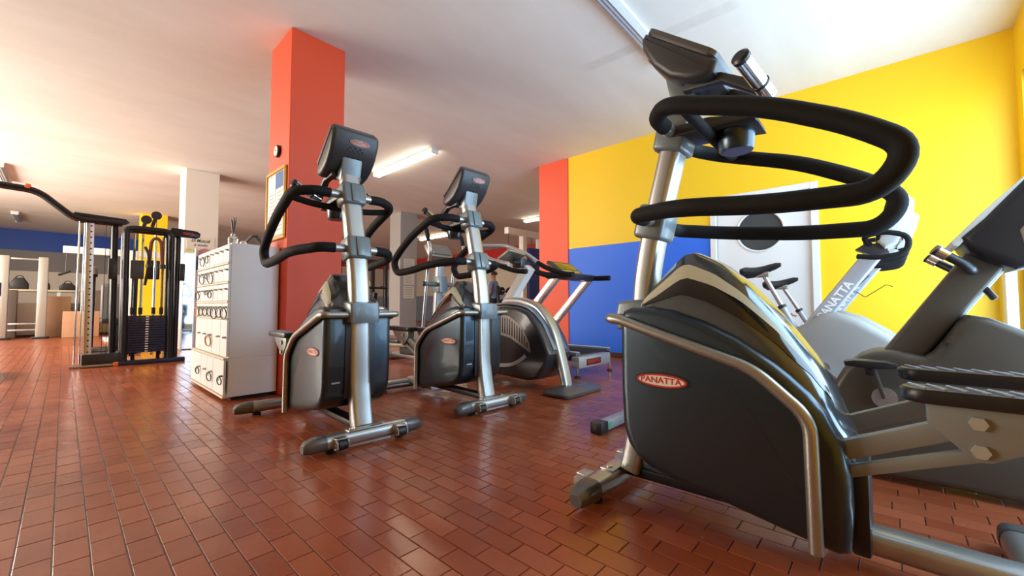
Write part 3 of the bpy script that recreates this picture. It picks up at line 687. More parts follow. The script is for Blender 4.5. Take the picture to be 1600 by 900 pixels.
# silver-grey ridge over the housing
ridge = [(2.165, .36), (2.235, .485), (2.30, .595), (2.41, .705), (2.53, .752), (2.72, .773), (2.96, .757)]
MB().sweep([(0, y - oy, z) for y, z in spline([(0, *p) for p in ridge], 4) for y, z in [(0, 0)]] if False else [(0, p.y - oy, p.z) for p in spline([(0, *q) for q in ridge], 4)], rrect(.20, .024, .008, 2), up=(0, 0, 1)).build('top_strip', mat('blue_grey_panel', (.20, .24, .30), .3, .4), hs)
leg = MB().sweep([(0, p.y - oy, p.z) for p in spline([(0, *q) for q in [(2.095, .055), (2.125, .18), (2.18, .37), (2.225, .50), (2.30, .625), (2.42, .735), (2.60, .792), (2.80, .80)]], 5)], rrect(.115, .07, .026, 4), up=(0, 0, 1)).build('curved_leg', silver, t)
rings = [[(a * k, b * k2 - .03, z) for a, b in rrect(.56, .27, .05, 4)] for k, k2, z in ((.98, .98, .004), (1, 1, .012), (1, 1, .03), (.86, .6, .062))]
ft = MB().loft(rings).build('foot_plate', mat('foot_plate_grey', (.12, .12, .12), .32, .4), t)
MB().lathe([(0, .062), (.05, .062), (.05, .07), (0, .07)], (0, .035, 0), 20).build('leg_collar', steelw, ft)
xs = -.1755
gr = MB().add([(xs - .002, y - oy, z) for y, z in [(2.36, .33), (2.375, .42), (2.46, .56), (2.62, .655), (2.86, .69), (2.86, .50), (2.60, .45)]], [tuple(range(7))]).build('grille_panel', mat('grille_plate', (.36, .33, .31), .4, .4), t)
for i in range(15):
    y = 2.40 + i * .0305; top = interp([(2.36, .36), (2.46, .545), (2.62, .64), (2.86, .675)], y); bot = interp([(2.36, .345), (2.60, .465), (2.86, .515)], y)
    MB().box((xs - .003, y - oy, (top + bot) / 2), (.004, .011, max(.01, top - bot - .02)), .001).build('grille_slot', blackp, gr)
MB().sweep([(xs, p.y - oy, p.z) for p in spline([(0, 2.42, .30), (0, 2.50, .245), (0, 2.62, .20), (0, 2.84, .18)], 5)], rrect(.034, .008, .002, 1), up=(1, 0, 0)).build('silver_swoosh', lsilver, hs)
col = MB().sweep([(0, 2.86 - oy, .70), (0, 2.52 - oy, 1.12)], rrect(.10, .09, .012, 2), up=(0, 1, 0)).build('column', whitem, t)

MB().tube(fillet([(-.23, 2.58 - oy, 1.14), (-.23, 2.83 - oy, 1.20), (-.23, 3.06 - oy, 1.335), (-.10, 3.12 - oy, 1.375), (.05, 2.86 - oy, 1.365), (.05, 2.60 - oy, 1.26), (.05, 2.44 - oy, 1.155)], .07, 7), .021, 12).build('handlebar', mat('pearl_tube', (.55, .54, .52), .3, .5), t)
MB().tube(fillet([(.05, 2.46 - oy, 1.165), (.05, 2.36 - oy, 1.11), (.05, 2.17 - oy, 1.045), (.05, 2.06 - oy, 1.025)], .06, 6), .023, 12).build('handle_grip', foam, t)
MB().tube(fillet([(-.23, 2.84 - oy, 1.205), (-.23, 2.70 - oy, 1.13), (-.23, 2.50 - oy, 1.07), (-.23, 2.36 - oy, 1.055)], .05, 6), .022, 12).build('handle_grip', foam, t)
d = MB().box((-.10, 2.66 - oy, 1.225), (.24, .17, .03), .01, (R(-28), R(6), 0)).build('display', silverd, t)
MB().box((-.10, 2.652 - oy, 1.243), (.19, .12, .006), .002, (R(-28), R(6), 0)).build('screen', mat('pink_screen', (.55, .30, .28), .3), d)
MB().tube([(-.16, 2.58 - oy, 1.16), (.08, 2.52 - oy, 1.155)], .012, 10).build('display_bracket', blackp, t)
MB().box((-.05, 2.60 - oy, 1.16), (.10, .12, .09), .02).build('neck', darkp, t)
MB().box((0, 3.58 - oy, .05), (.5, .09, .09), .02).build('rear_foot', silver, t)
MB().sweep([(0, 3.35 - oy, .12), (0, 3.6 - oy, .09)], rrect(.1, .07, .01, 2)).build('rear_beam', silver, t)

# ------------------------------------------------------------------ treadmill along the blue wall
t = thing('treadmill', 'treadmill with chrome leaning uprights and black handrails beside the blue wall', 'treadmill', (3.98, 2.35, 0))
def L(x, y, z): return (x - 3.98, y - 2.35, z)
dk = MB().span(L(3.62, 2.42, .17), L(4.34, 4.0, .235), .01).build('deck', blackp, t)
MB().span(L(3.72, 2.44, .232), L(4.24, 3.55, .243), .004).build('running_belt', rubber, dk)
for x in (3.655, 4.305): MB().span(L(x - .045, 2.40, .225), L(x + .045, 3.6, .262), .012).build('side_rail', mat('rail_grey', (.10, .10, .11), .35), dk)
for x in (3.655, 4.305): MB().span(L(x - .012, 2.40, .261), L(x + .012, 3.6, .267), .002).build('rail_strip', whitem, dk)
e = MB().span(L(3.56, 2.33, .105), L(4.20, 2.43, .225), .012).build('end_cover', mat('tread_silver', (.40, .39, .38), .35, .4), t)
p = MB().span(L(3.70, 2.323, .13), L(3.98, 2.332, .195), .004).build('label_plate', mat('dark_red', (.10, .012, .012), .4), t)
text_part('PANATTA', .22, .035, basis(L(3.84, 2.3225, .162), (1, 0, 0), (0, 0, 1)), redl, p)
MB().puff([(L(0, 3.5, 0)[1], .24), (L(0, 3.6, 0)[1], .34), (L(0, 3.9, 0)[1], .33), (L(0, 4.02, 0)[1], .22), (L(0, 4.0, 0)[1], .12), (L(0, 3.5, 0)[1], .12)], .35, .03, 3).build('motor_hood', darkp, t)
for x in (3.63, 4.30):
    for y in (2.40, 3.85):
        f = MB().cyl(L(x, y, 0), L(x, y, .02), .035, 14, .02).build('leveling_foot', rubber, t)
        MB().cyl(L(x, y, .02), L(x, y, .20), .010, 10).build('foot_rod', chrome, f)
for x in (3.66, 4.32):
    MB().sweep([L(x, 3.55, .18), L(x, 2.68, 1.075)], rrect(.05, .10, .012, 2), up=(0, 1, 0)).build('upright', mat('brushed_chrome', (.70, .69, .68), .22, .8, bump=.15, bscale=14), t)
MB().span(L(3.60, 2.62, 1.05), L(4.36, 2.80, 1.125), .02).build('console_base', blackp, t)
c0 = MB().box(L(3.92, 2.76, 1.185), (.46, .22, .045), .015, (R(38), 0, 0)).build('console', darkp, t)
MB().box(L(3.92, 2.746, 1.205), (.36, .13, .01), .003, (R(38), 0, 0)).build('screen', mat('olive_screen', (.16, .13, .02), .15), c0)
MB().box(L(3.92, 2.665, 1.14), (.34, .05, .01), .003, (R(38), 0, 0)).build('keypad', silver, c0)
for x in (3.60, 4.36):
    MB().sweep([Vector(L(x, p.y, p.z)) for p in spline([(0, 2.98, 1.16), (0, 2.80, 1.10), (0, 2.62, 1.085), (0, 2.42, 1.08)], 4)], rrect(.05, .06, .02, 3)).build('handrail', foam, t)

# ------------------------------------------------------------------ white locker cabinet with key rings
X0, X1, YA, YB = .872, 1.236, 3.84, 5.02
t = thing('locker_cabinet', 'tall white locker cabinet with rows of small locked doors beside the red pillar', 'locker', (X0, YA, 0))
D = YB - YA
MB().span((.016, 0, .335), (X1 - X0, D - .06, 1.255), .003, 1).build('upper_carcass', white_lam, t)
MB().span((.016, 0, .03), (X1 - X0, D + .03, .335), .003, 1).build('lower_carcass', white_lam, t)
MB().span((.05, .04, .0), (X1 - X0 - .02, D - .02, .032)).build('plinth', gap, t)
lock = mat('lock_steel', (.35, .33, .30), .3, .9)
spots = []
shelf = mat('edge_beige', (.62, .54, .42), .5)
def door_row(z0, z1, cuts, xo, lockz):
    for a, b in zip(cuts, cuts[1:]):
        dn = MB().span((xo, a + .003, z0 + .003), (xo + .016, b - .003, z1 - .003), .0025, 1).build('door', white_lam, t)
        MB().cyl((xo, a + .028, lockz), (xo - .012, a + .028, lockz), .009, 10).build('lock', lock, dn)
        MB().box((xo - .018, a + .028, lockz), (.014, .004, .012)).build('key', lock, dn)
        spots.append((xo, a + .028, lockz))
U = D - .06
cut7 = [U * k / 7 for k in range(8)]
for z0, z1 in ((1.10, 1.245), (.945, 1.085), (.79, .93), (.655, .775)):
    door_row(z0, z1, cut7, 0, (z0 + z1) / 2 + .025)
    MB().span((-.004, .0, z0 - .013), (.014, U, z0 - .001)).build('shelf_edge', shelf, t)
door_row(.345, .64, [0, .20, .48, .68, .90, U], 0, .50)
door_row(.045, .322, [0, .34, .56, .78, D + .03], -.014, .20)
MB().span((-.018, 0, .326), (.016, D + .03, .340)).build('shelf_edge', shelf, t)
MB().span((-.018, 0, .026), (.016, D + .03, .042)).build('shelf_edge', shelf, t)
ringm = [blackp, mat('key_tag_tan', (.50, .30, .12), .6), mat('key_tag_black', (.03, .03, .03), .5)]
def keyring(i, r, kind, lab):
    xo, a, z = spots[i]; dx = -.022
    o = thing('key_ring', lab, 'key ring', (X0 + xo + dx, YA + a, z), 0, 'key rings hanging from the locker doors')
    m_ = ringm[kind]
    MB().ring((0, 0, -r - .006), r, .0042 if kind != 1 else .006, (1, .25, .1), 20, 6).build('elastic_ring', m_, o)
    MB().ring((0, 0, -.004), .008, .0015, (0, 1, 0), 10, 5).build('split_ring', lock, o)
    MB().box((-.004, .006, -.02), (.003, .014, .03), .001).build('tag', m_, o)
kb = 'black elastic key ring hanging from a locker door'
for i, r in ((4, .030), (5, .038), (10, .045), (11, .020), (12, .042), (17, .03), (18, .016), (20, .036), (21, .044), (22, .040), (23, .046), (24, .034), (25, .036), (26, .036), (33, .03), (34, .036), (36, .03)):
    row = ('topmost row of small', 'second row of small', 'third row of small', 'fourth row of small')[i // 7] if i < 28 else ('row of tall' if i < 33 else 'lowest row of')
    if i < len(spots): keyring(i, r, 0, 'black elastic key ring hanging from the %s locker doors' % row)
keyring(30, .045, 1, 'tan elastic key ring hanging from a larger locker door')
keyring(27, .040, 1, 'tan elastic key ring at the end of a small-door row on the locker')
TOPZ = 1.255
t = thing('reed_diffuser', 'glass reed diffuser with black sticks on top of the white locker', 'diffuser', (.92, 3.95, TOPZ))
MB().lathe([(0, .001), (.034, .001), (.036, .01), (.036, .05), (.022, .066), (.014, .07), (.014, .085), (0, .085)], (0, 0, 0), 18).build('bottle', mat('clear_glass', (.75, .78, .78), .05, trans=.8), t)
MB().lathe([(.0155, .068), (.0165, .07), (.0165, .084), (.0155, .086)], (0, 0, 0), 16).build('collar', steelw, t)
for k in range(7): MB().cyl((0, 0, .07), (.018 * math.cos(k * 2.4), .018 * math.sin(k * 2.4), .20 + .01 * (k % 3)), .0035, 6).build('stick', blackp, t)
tag(MB().lathe([(0, .001), (.030, .001), (.029, .012), (.022, .026), (.01, .034), (0, .035)], (.99, 3.93, TOPZ), 20).build('counter_bell', chrome, None), 'small shiny metal dome on top of the white locker', 'bell')
t = thing('tablet_stand', 'black folded tablet stand forming a peak on top of the white locker', 'stand', (1.085, 4.02, TOPZ))
MB().box((-.045, 0, .052), (.014, .10, .125), .003, (0, R(38), 0)).build('front_panel', blackp, t)
MB().box((.045, 0, .052), (.014, .10, .125), .003, (0, R(-38), 0)).build('back_panel', blackp, t)

# ------------------------------------------------------------------ pillar furniture
fx = PXN
t = thing('notice_board', 'gold-framed notice board with papers on the red pillar', 'notice board', (fx, 3.97, 1.64))
f = MB()
for lo, hi in (((-.022, -.235, -.315), (-.002, .235, -.29)), ((-.022, -.235, .29), (-.002, .235, .315)), ((-.022, -.235, -.29), (-.002, -.21, .29)), ((-.022, .21, -.29), (-.002, .235, .29))): f.span(lo, hi, .004, 1)
f.build('frame', gold, t)
MB().span((-.010, -.212, -.292), (-.002, .212, .292)).build('backing', mat('cork', (.55, .50, .45), .8), t)
for y0, y1, z0, z1 in ((-.19, .0, -.27, .28), (.01, .20, -.27, .28)):
    p = MB().span((-.0125, y0, z0), (-.010, y1, z1)).build('paper_sheet', paper, t)
    if y0 < 0: MB().span((-.0135, y0, .14), (-.0125, y1, .28)).build('blue_header', bluepr, p)
    for k in range(11):
        z = .10 - k * .033; MB().span((-.0133, y0 + .02, z), (-.0125, y1 - .02 - .05 * random.random(), z + .008)).build('text_line', greypr, p)
    MB().lathe([(0, -.017), (.006, -.016), (.006, -.012), (0, -.012)], (0, (y0 + y1) / 2, z1 - .012), 10, 'X').build('pin', blackp, p)
t = thing('wall_clock', 'small round wall clock above the notice board on the red pillar', 'clock', (fx, 3.95, 2.12))
MB().lathe([(.0, -.002), (.052, -.002), (.056, -.012), (.052, -.026), (.046, -.028), (0, -.024)], (0, 0, 0), 28, 'X').build('case', blackp, t)
MB().lathe([(0, -.029), (.043, -.029), (.043, -.026), (0, -.026)], (0, 0, 0), 28, 'X').build('dial', paper, t)
MB().box((-.0305, .006, .012), (.002, .004, .03)).build('hour_hand', blackp, t); MB().box((-.0305, -.012, -.004), (.002, .03, .003)).build('minute_hand', blackp, t)
# white pillar poster and lettering
t = thing('wall_poster', 'hand-lettered poster with a pink photo on the white pillar', 'poster', (1.60, 8.93, 1.75))
MB().span((-.20, -.008, -.42), (.20, -.002, .22), .001, 1).build('sheet', mat('poster_sheet', (.75, .68, .58), .6), t)
text_part('Di Muscoli', .27, .06, basis((.0, -.009, .15), (1, 0, 0), (0, 0, 1)), blackp, t, shear=.25)
text_part('a nudo', .20, .045, basis((.0, -.009, .075), (1, 0, 0), (0, 0, 1)), blackp, t, shear=.25)
MB().lathe([(0, -.012), (.10, -.012), (.10, -.008), (0, -.008)], (.06, 0, -.08), 20, 'Y').build('pink_photo', mat('pink_print', (.55, .25, .25), .6), t)
for z in (-.20, -.31): MB().lathe([(0, -.02), (.085, -.02), (.085, -.008), (0, -.008)], (.0, 0, z), 20, 'Y').build('black_disc', blackp, t)
t = thing('tall_mirror', 'narrow tall mirror in a steel frame standing against the white pillar', 'mirror', (1.44, 8.90, 0))
MB().span((-.07, -.02, .02), (.07, 0, 1.72)).build('pane', mat('mirror_glass', (.8, .82, .82), .04, 1), t)
for x in (-.08, .08): MB().span((x - .01, -.03, 0), (x + .01, .01, 1.75), .003, 1).build('frame', steelw, t)
t = thing('notice_sheets', 'printed notice sheets on the grey pillar', 'notice', (5.96, 9.045, 1.5))
for z in (.30, -.05, -.40):
    p = MB().span((-.16, -.006, z - .16), (.16, -.001, z + .16)).build('paper_sheet', mat('aged_paper', (.66, .60, .48), .7), t)
    for k in range(6): MB().span((-.13, -.008, z + .11 - k * .045), (.13 - .1 * random.random(), -.006, z + .125 - k * .045)).build('text_line', greypr, p)

# ------------------------------------------------------------------ ceiling lamps
glow = mat('fluorescent_diffuser', (.95, .95, .9), .4, emit=(1.0, .90, .68), estr=22)
dull = mat('unlit_diffuser', (.55, .58, .58), .25)
def lamp(x, y, ln, along, lit, label, group='fluorescent ceiling lamps'):
    t = thing('fluorescent_lamp', label, 'ceiling lamp', (x, y, CH), 0 if along == 'y' else R(90), group)
    MB().span((-.07, -ln / 2, -.03), (.07, ln / 2, 0), .006, 1).build('housing', whitem, t)
    MB().puff([(-.058, -.03), (-.055, -.055), (-.03, -.078), (.03, -.078), (.055, -.055), (.058, -.03)], ln / 2 - .04, .005, 1, 1).build('diffuser', glow if lit else dull, t)
    for sg in (-1, 1): MB().box((0, sg * (ln / 2 - .02), -.045), (.13, .04, .07), .01).build('end_cap', whitem, t)
    if not lit: 
        for xx in (-.03, .0, .03): MB().box((xx, 0, -.079), (.008, ln - .1, .004)).build('diffuser_rib', steelw, t)
lamp(3.74, 5.88, 1.75, 'y', True, 'lit fluorescent lamp on the ceiling behind the red pillar')
lamp(8.5, 11.4, 1.6, 'y', True, 'lit fluorescent lamp on the ceiling beyond the grey pillar')
lamp(8.6, 6.6, 1.6, 'y', True, 'lit fluorescent lamp above the white pulley tower')
lamp(3.1, 1.53, 1.5, 'x', False, 'unlit ribbed ceiling lamp above the stair climbers')
lamp(-.82, 11.6, 1.5, 'y', False, 'unlit ceiling lamp above the overhead bar of the cable machine')
lamp(-.92, 17.0, 1.5, 'y', False, 'unlit ceiling lamp close to the far blue band')

# ------------------------------------------------------------------ cable machine on the left
t = thing('cable_machine', 'black cable machine with navy weight stack and overhead bar in front of white pillar', 'gym machine', (.7, 7.2, 0))
def C(u, v, y=7.2): p = on(u, v, 1, y); return Vector((p.x - .7, y - 7.2, p.z))
def K(X, y, z): return Vector((X - .7, y - 7.2, z))
MB().sweep([K(.06, 7.15, .02), K(.55, 7.15, .02)], rrect(.06, .03, .008, 2)).build('base_bar', silverd, t)
MB().box(K(.50, 7.15, .025), (.13, .075, .05), .01).build('orange_end', orange, t)
MB().span(K(.16, 7.15, 0), K(.50, 7.45, .16), .01).build('base_block', blackp, t)
MB().span(K(.48, 7.10, 0), K(1.14, 7.22, .055), .008).build('base_frame', navy, t)
# arch frame of the stack tower
for y in (7.16, 7.42):
    MB().tube(fillet([K(.53, y, .03), K(.51, y, 1.76), K(.96, y, 1.76), K(.98, y, .03)], .09, 6), .034, 12).build('arch_frame', frameb, t)
MB().tube(fillet([K(.43, 7.30, .03), K(.41, 7.30, 1.80), K(.50, 7.30, 1.84)], .05, 5), .034, 12).build('side_post', frameb, t)
MB().tube(fillet([K(1.05, 7.30, .03), K(1.05, 7.30, 1.72), K(.97, 7.3, 1.80)], .05, 5), .034, 12).build('side_post', frameb, t)
for x in (.60, .68, .81, .89): MB().cyl(K(x, 7.26, .1), K(x, 7.26, 1.70), .014, 10).build('guide_rod', chrome, t)
for k in range(15):
    z = .16 + k * .032
    pl = MB().box(K(.745, 7.24, z), (.37, .13, .0285), .003, None, 1).build('weight_plate', navy, t)
    MB().box(K(.745, 7.172, z), (.03, .004, .014)).build('plate_number', whitel, pl)
for x in (.62, .87): MB().cyl(K(x, 7.24, .05), K(x, 7.24, .15), .02, 10).build('stack_bumper', rubber, t)
for x in (.60, .68, .81, .89): MB().cyl(K(x, 7.26, .64), K(x, 7.26, .73), .022, 10).build('guide_bush', blackp, t)
MB().box(K(.625, 7.14, 1.22), (.13, .04, .24), .012).build('instruction_panel', darkp, t)
MB().box(K(.80, 7.35, 1.24), (.14, .04, .26), .012).build('weight_guard', blackp, t); MB().box(K(1.10, 7.26, 1.22), (.06, .06, .24), .01).build('side_pad', blackp, t)
MB().box(K(.40, 7.24, 1.22), (.08, .08, .26), .01).build('side_pad', blackp, t)
MB().tube(fillet([K(.735, 7.12, 1.28), K(.75, 7.12, 1.60), K(.80, 7.12, 1.66), K(.85, 7.12, 1.60), K(.87, 7.12, 1.28)], .05, 6), .019, 10).build('triceps_rope', brownrope, t)
for x, z in ((.735, 1.27), (.87, 1.27)): MB().lathe([(0, -.03), (.032, -.025), (.036, 0), (.03, .03), (0, .035)], K(x, 7.12, z), 12).build('rope_knob', blackp, t)
MB().tube(fillet([K(.70, 7.14, 1.02), K(.725, 7.12, 1.2), K(.73, 7.1, 1.42), K(.69, 7.12, 1.52)], .05, 5), .017, 8).build('strap_handle', blackp, t)
MB().cyl(K(.80, 7.16, 1.66), K(.80, 7.16, 1.98), .004, 6).build('steel_cable', blackp, t)
for x, z in ((.80, 1.93), (.70, 1.86)):
    pu = MB().lathe([(0, -.015), (.055, -.015), (.045, 0), (.055, .015), (0, .015)], K(x, 7.2, z + .03), 18, 'Y').build('pulley', blackp, t)
    MB().box(K(x - .02, 7.2, z - .05), (.04, .05, .16), .01, (0, R(15), 0)).build('pulley_bracket', blackp, t)
# adjustable pulley column
co = MB().sweep([K(.21, 7.2, .03), K(.185, 7.2, 1.86)], rrect(.07, .07, .008, 2), up=(0, 1, 0)).build('pulley_column', steelw, t)
for k in range(24): MB().cyl(K(.21 - .00055 * k, 7.163, .12 + k * .07), K(.21 - .00055 * k, 7.160, .12 + k * .07), .010, 8).build('pin_hole', blackp, co)
for x in (.10, .145): MB().cyl(K(x, 7.2, .05), K(x, 7.2, 1.78), .008, 8).build('slide_rod', chrome, t)
for x in (.33, .37): MB().cyl(K(x, 7.24, .1), K(x, 7.24, 1.78), .003, 6).build('steel_cable', blackp, t)
# overhead double bar
for dy in (-.045, .045):
    MB().tube(fillet([K(.47, 7.2 + dy, 1.80), K(.06, 7.2 + dy, 1.795), K(-.25, 7.2 + dy, 2.08), K(-1.4, 7.2 + dy, 2.13)], .10, 6), .032, 12).build('overhead_bar', frameb, t)
MB().puff([(.02 - .7, 1.83), (.05 - .7, 1.88), (.50 - .7, 1.86), (.54 - .7, 1.82), (.50 - .7, 1.79)], .05, .01, 2, 1).build('bar_cover', frameb, t)
MB().box(K(-.32, 7.2, 2.105), (.04, .17, .05), .005, (0, R(10), 0)).build('orange_clip', orange, t)
bb = MB().puff([(.95 - .7, 1.70), (.93 - .7, 1.76), (.96 - .7, 1.82), (1.24 - .7, 1.80), (1.28 - .7, 1.77), (1.27 - .7, 1.72), (1.24 - .7, 1.70)], .045, .012, 2, 1).build('name_arm', frameb, t)
text_part('TECA', .13, .034, basis(K(1.14, 7.1535, 1.752), (1, 0, 0), (0, 0, 1)), redl, bb)
# long post at the other end of the overhead bar (out of frame)
MB().cyl(K(-1.4, 7.2, 0), K(-1.4, 7.2, 2.16), .04, 12).build('end_post', frameb, t)

# seated machine and white pulley arm behind it
t = thing('chest_machine', 'dark seated chest machine with grey backrest behind the cable machine', 'gym machine', (.55, 9.2, 0))
MB().puff([(-.07, .55), (-.09, 1.05), (-.05, 1.10), (.04, 1.10), (.06, 1.05), (.04, .55)], .16, .025, 3, 0).build('backrest', mat('grey_vinyl', (.12, .12, .12), .5), t)
MB().box((0, -.25, .52), (.34, .40, .08), .03).build('seat', blackp, t)
MB().box((0, -.1, .26), (.08, .5, .48), .01).build('seat_frame', frameb, t); MB().box((0, 0, .04), (.6, .9, .07), .01).build('base', frameb, t)
MB().tube(fillet([(-.25, .1, .1), (-.25, .1, 1.25), (-.25, -.25, 1.35), (-.25, -.5, 1.2)], .12, 5), .03, 10).build('press_arm', frameb, t)
MB().tube(fillet([(.25, .1, .1), (.25, .1, 1.25), (.25, -.25, 1.35), (.25, -.5, 1.2)], .12, 5), .03, 10).build('press_arm', frameb, t)
t = thing('pulley_tower', 'cream pulley tower with a long horizontal arm below the blue band', 'gym machine', (1.0, 12.4, 0))
MB().span((-.08, -.06, 0), (.08, .06, 1.98), .01).build('post', whitem, t); MB().span((-1.05, -.05, 1.84), (.5, .05, 1.98), .01).build('arm', whitem, t); MB().span((-.4, -.5, 0), (.4, .5, .06), .01).build('base', whitem, t)
MB().cyl((-1.0, 0, 1.42), (-1.0, 0, 1.84), .006, 6).build('steel_cable', blackp, t); MB().tube([(-1.10, 0, 1.38), (-1.0, 0, 1.43), (-.93, 0, 1.47)], .025, 8).build('pull_handle', blackp, t)

# reception corner far on the left
t = thing('reception_counter', 'long white counter with glass front under the grey band', 'counter', (-.3, 15.6, 0))
MB().span((-2.6, -.25, .05), (1.5, .3, .82), .01).build('counter_body', mat('counter_white', (.55, .50, .43), .45), t); MB().span((-2.65, -.3, 1.10), (1.55, .32, 1.15), .008).build('counter_top', mat('counter_top_cream', (.62, .56, .42), .4), t)
for x in (-2.6, -1.2, .2, 1.45): MB().span((x - .03, -.25, .8), (x + .03, .3, 1.1)).build('counter_post', whitem, t)
MB().span((-2.6, -.3, 0), (1.5, .3, .05)).build('kick_board', blackp, t)
boxb = mat('cardboard', (.42, .23, .13), .8, var=.08)
for lab, x, y, w, d, h, m_ in (('large cardboard box on the floor before the white counter', .30, 14.55, .62, .45, .62, boxb), ('dark brown box standing on end before the white counter', -.95, 15.0, .42, .3, 1.12, mat('dark_box', (.13, .10, .085), .7)), ('brown carton standing beside the steel gate frame', -.10, 15.05, .42, .35, .98, mat('brown_carton', (.33, .19, .11), .8)), ('tall dark grey crate standing behind the large cardboard box', .45, 15.1, .36, .3, 1.15, mat('grey_crate', (.15, .12, .11), .7))):
    b = thing('storage_box', lab, 'box', (x, y, 0), random.uniform(-.1, .1)); MB().span((-w / 2, -d / 2, 0), (w / 2, d / 2, h), .01).build('carton', m_, b); MB().span((-w / 2 - .002, -.03, h * .7), (w / 2 + .002, .03, h + .003)).build('packing_tape', mat('tape', (.5, .36, .2), .4), b)
for lab, x, w, h in (('black bag lying on the counter top beside a round case', -.75, .30, .28), ('black round case on the counter top', -.35, .20, .24), ('black cap shaped bag at the end of the counter top', .05, .30, .18)):
    b = thing('sports_bag', lab, 'bag', (x, 15.55, 1.15)); MB().puff([(-w / 2, .0), (-w / 2, h * .5), (-w / 4, h), (w / 4, h), (w / 2, h * .5), (w / 2, 0)], .12, .03, 3, 1).build('body', blackp, b); MB().ring((0, 0, h), .06, .01, (0, 1, 0), 14, 6).build('handle', blackp, b)
t = thing('turnstile_frame', 'steel gate frame standing before the white counter', 'gate', (-.65, 14.5, 0))
for x in (-.28, .30): MB().span((x - .08, -.08, 0), (x + .08, .08, 1.88), .015).build('post', mat('gate_steel', (.42, .40, .36), .35, .5), t); MB().span((x - .14, -.14, 0), (x + .14, .14, .04), .01).build('foot', blackp, t)
MB().span((-.28, -.03, 1.80), (.30, .03, 1.84), .006).build('top_bar', steelw, t)
for z in (.18, .32): MB().span((-.28, -.03, z), (.30, .03, z + .04), .006).build('low_bar', steelw, t)

# blue and white machine cut by the left frame edge
t = thing('blue_bench', 'blue and white upright at the left end by the lamp row', 'gym machine', (-.585, 7.0, 0))
MB().span((-.14, -.05, .10), (.10, .05, 1.30), .015).build('upright', mat('pale_blue_steel', (.42, .48, .62), .4), t)
MB().span((-.16, -.09, .85), (.13, -.05, 1.0), .01).build('pad', bluem, t); MB().span((-.2, -.5, 0), (.12, .4, .10), .01).build('base', bluem, t)

# ------------------------------------------------------------------ machines beyond the climbers
t = thing('elliptical_trainer', 'silver elliptical trainer with swing arms seen between the two climbers', 'cross trainer', (3.19, 4.15, 0))
MB().sweep([(0, .10, .15), (0, .0, 1.32)], rrect(.10, .08, .02, 3), up=(0, 1, 0)).build('column', lsilver, t)
MB().puff([(-.09, .92), (-.07, 1.12), (.06, 1.12), (.10, .92)], .065, .015, 2).build('pivot_hub', hubgrey, t)
for sg in (-1, 1):
    MB().cyl((sg * .05, 0, 1.02), (sg * .24, 0, 1.02), .03, 14).build('pivot_axle', hubgrey, t)
    a = MB().tube(fillet([(sg * .20, .1, .25), (sg * .20, .0, 1.02), (sg * .20, -.02, 1.22), (sg * .26, -.16, 1.40), (sg * .27, -.12, 1.54)], .1, 6), .022, 12).build('swing_arm', silver, t)
    MB().tube(fillet([(sg * .27, -.125, 1.52), (sg * .27, -.10, 1.62), (sg * .26, -.05, 1.70)], .04, 4), .025, 12).build('arm_grip', foam, a)
    MB().sweep([(sg * .2, .1, .26), (sg * .18, .95, .22)], rrect(.06, .05, .01, 2)).build('pedal_rail', silverd, t); MB().box((sg * .19, .72, .29), (.15, .36, .04), .015).build('pedal', blackp, t)
    MB().cyl((sg * .245, 0, 1.02), (sg * .275, 0, 1.02), .03, 12).build('axle_cap', blackp, t)
c0 = MB().box((0, .03, 1.43), (.36, .08, .22), .03, (R(-35), 0, 0)).build('console', silverd, t); MB().box((0, -.015, 1.455), (.28, .01, .14), .004, (R(-35), 0, 0)).build('screen', mat('grey_screen', (.22, .20, .17), .12), c0)
MB().puff([(.15, .10), (.15, .35), (.30, .5), (.6, .45), (.72, .25), (.72, .10)], .13, .04, 3).build('drive_housing', darkp, t)
for y in (-.02, 1.05): MB().box((0, y, .045), (.55, .09, .09), .02).build('foot_bar', silver, t)
MB().box((0, .5, .08), (.1, 1.05, .06), .01).build('base_beam', silver, t); MB().box((.0, -.062, .62), (.09, .05, .16), .02).build('bottle_cage', blackp, t)
t = thing('spin_bike', 'black spin bike with padded saddle beyond the elliptical trainer', 'exercise bike', (3.15, 6.3, 0))
saddle((0, 0, .95), t); MB().cyl((0, .05, .45), (0, .02, .91), .02, 12).build('seat_post', steelw, t)
MB().sweep([(0, .05, .5), (0, -.55, .35)], rrect(.06, .08, .01, 2)).build('frame', frameb, t); MB().sweep([(0, -.5, .3), (0, -.62, .95)], rrect(.06, .07, .01, 2), up=(0, 1, 0)).build('head_post', frameb, t)
MB().tube(fillet([(-.2, -.45, 1.05), (-.2, -.66, 1.02), (.2, -.66, 1.02), (.2, -.45, 1.05)], .06, 5), .017, 10).build('handlebar', foam, t)
MB().lathe([(.0, -.02), (.23, -.02), (.235, 0), (.23, .02), (0, .02)], (0, -.48, .28), 28, 'X').build('flywheel', steelw, t)
for y in (-.75, .25): MB().box((0, y, .03), (.5, .06, .06), .01).build('foot_bar', frameb, t)
MB().sweep([(0, .05, .5), (0, .25, .05)], rrect(.05, .06, .01, 2), up=(0, 1, 0)).build('rear_strut', frameb, t); MB().sweep([(0, -.5, .3), (0, -.75, .05)], rrect(.05, .06, .01, 2), up=(0, 1, 0)).build('front_strut', frameb, t)
t = thing('weight_station', 'dark multi-station with cream roller pad behind the red pillar', 'gym machine', (3.95, 7.6, 0))
for x in (-.35, .35):
    for y in (-.25, .25): MB().span((x - .035, y - .035, 0), (x + .035, y + .035, 1.65), .008).build('post', frameb, t)
for y in (-.25, .25): MB().span((-.38, y - .035, 1.58), (.38, y + .035, 1.65), .008).build('top_beam', frameb, t)
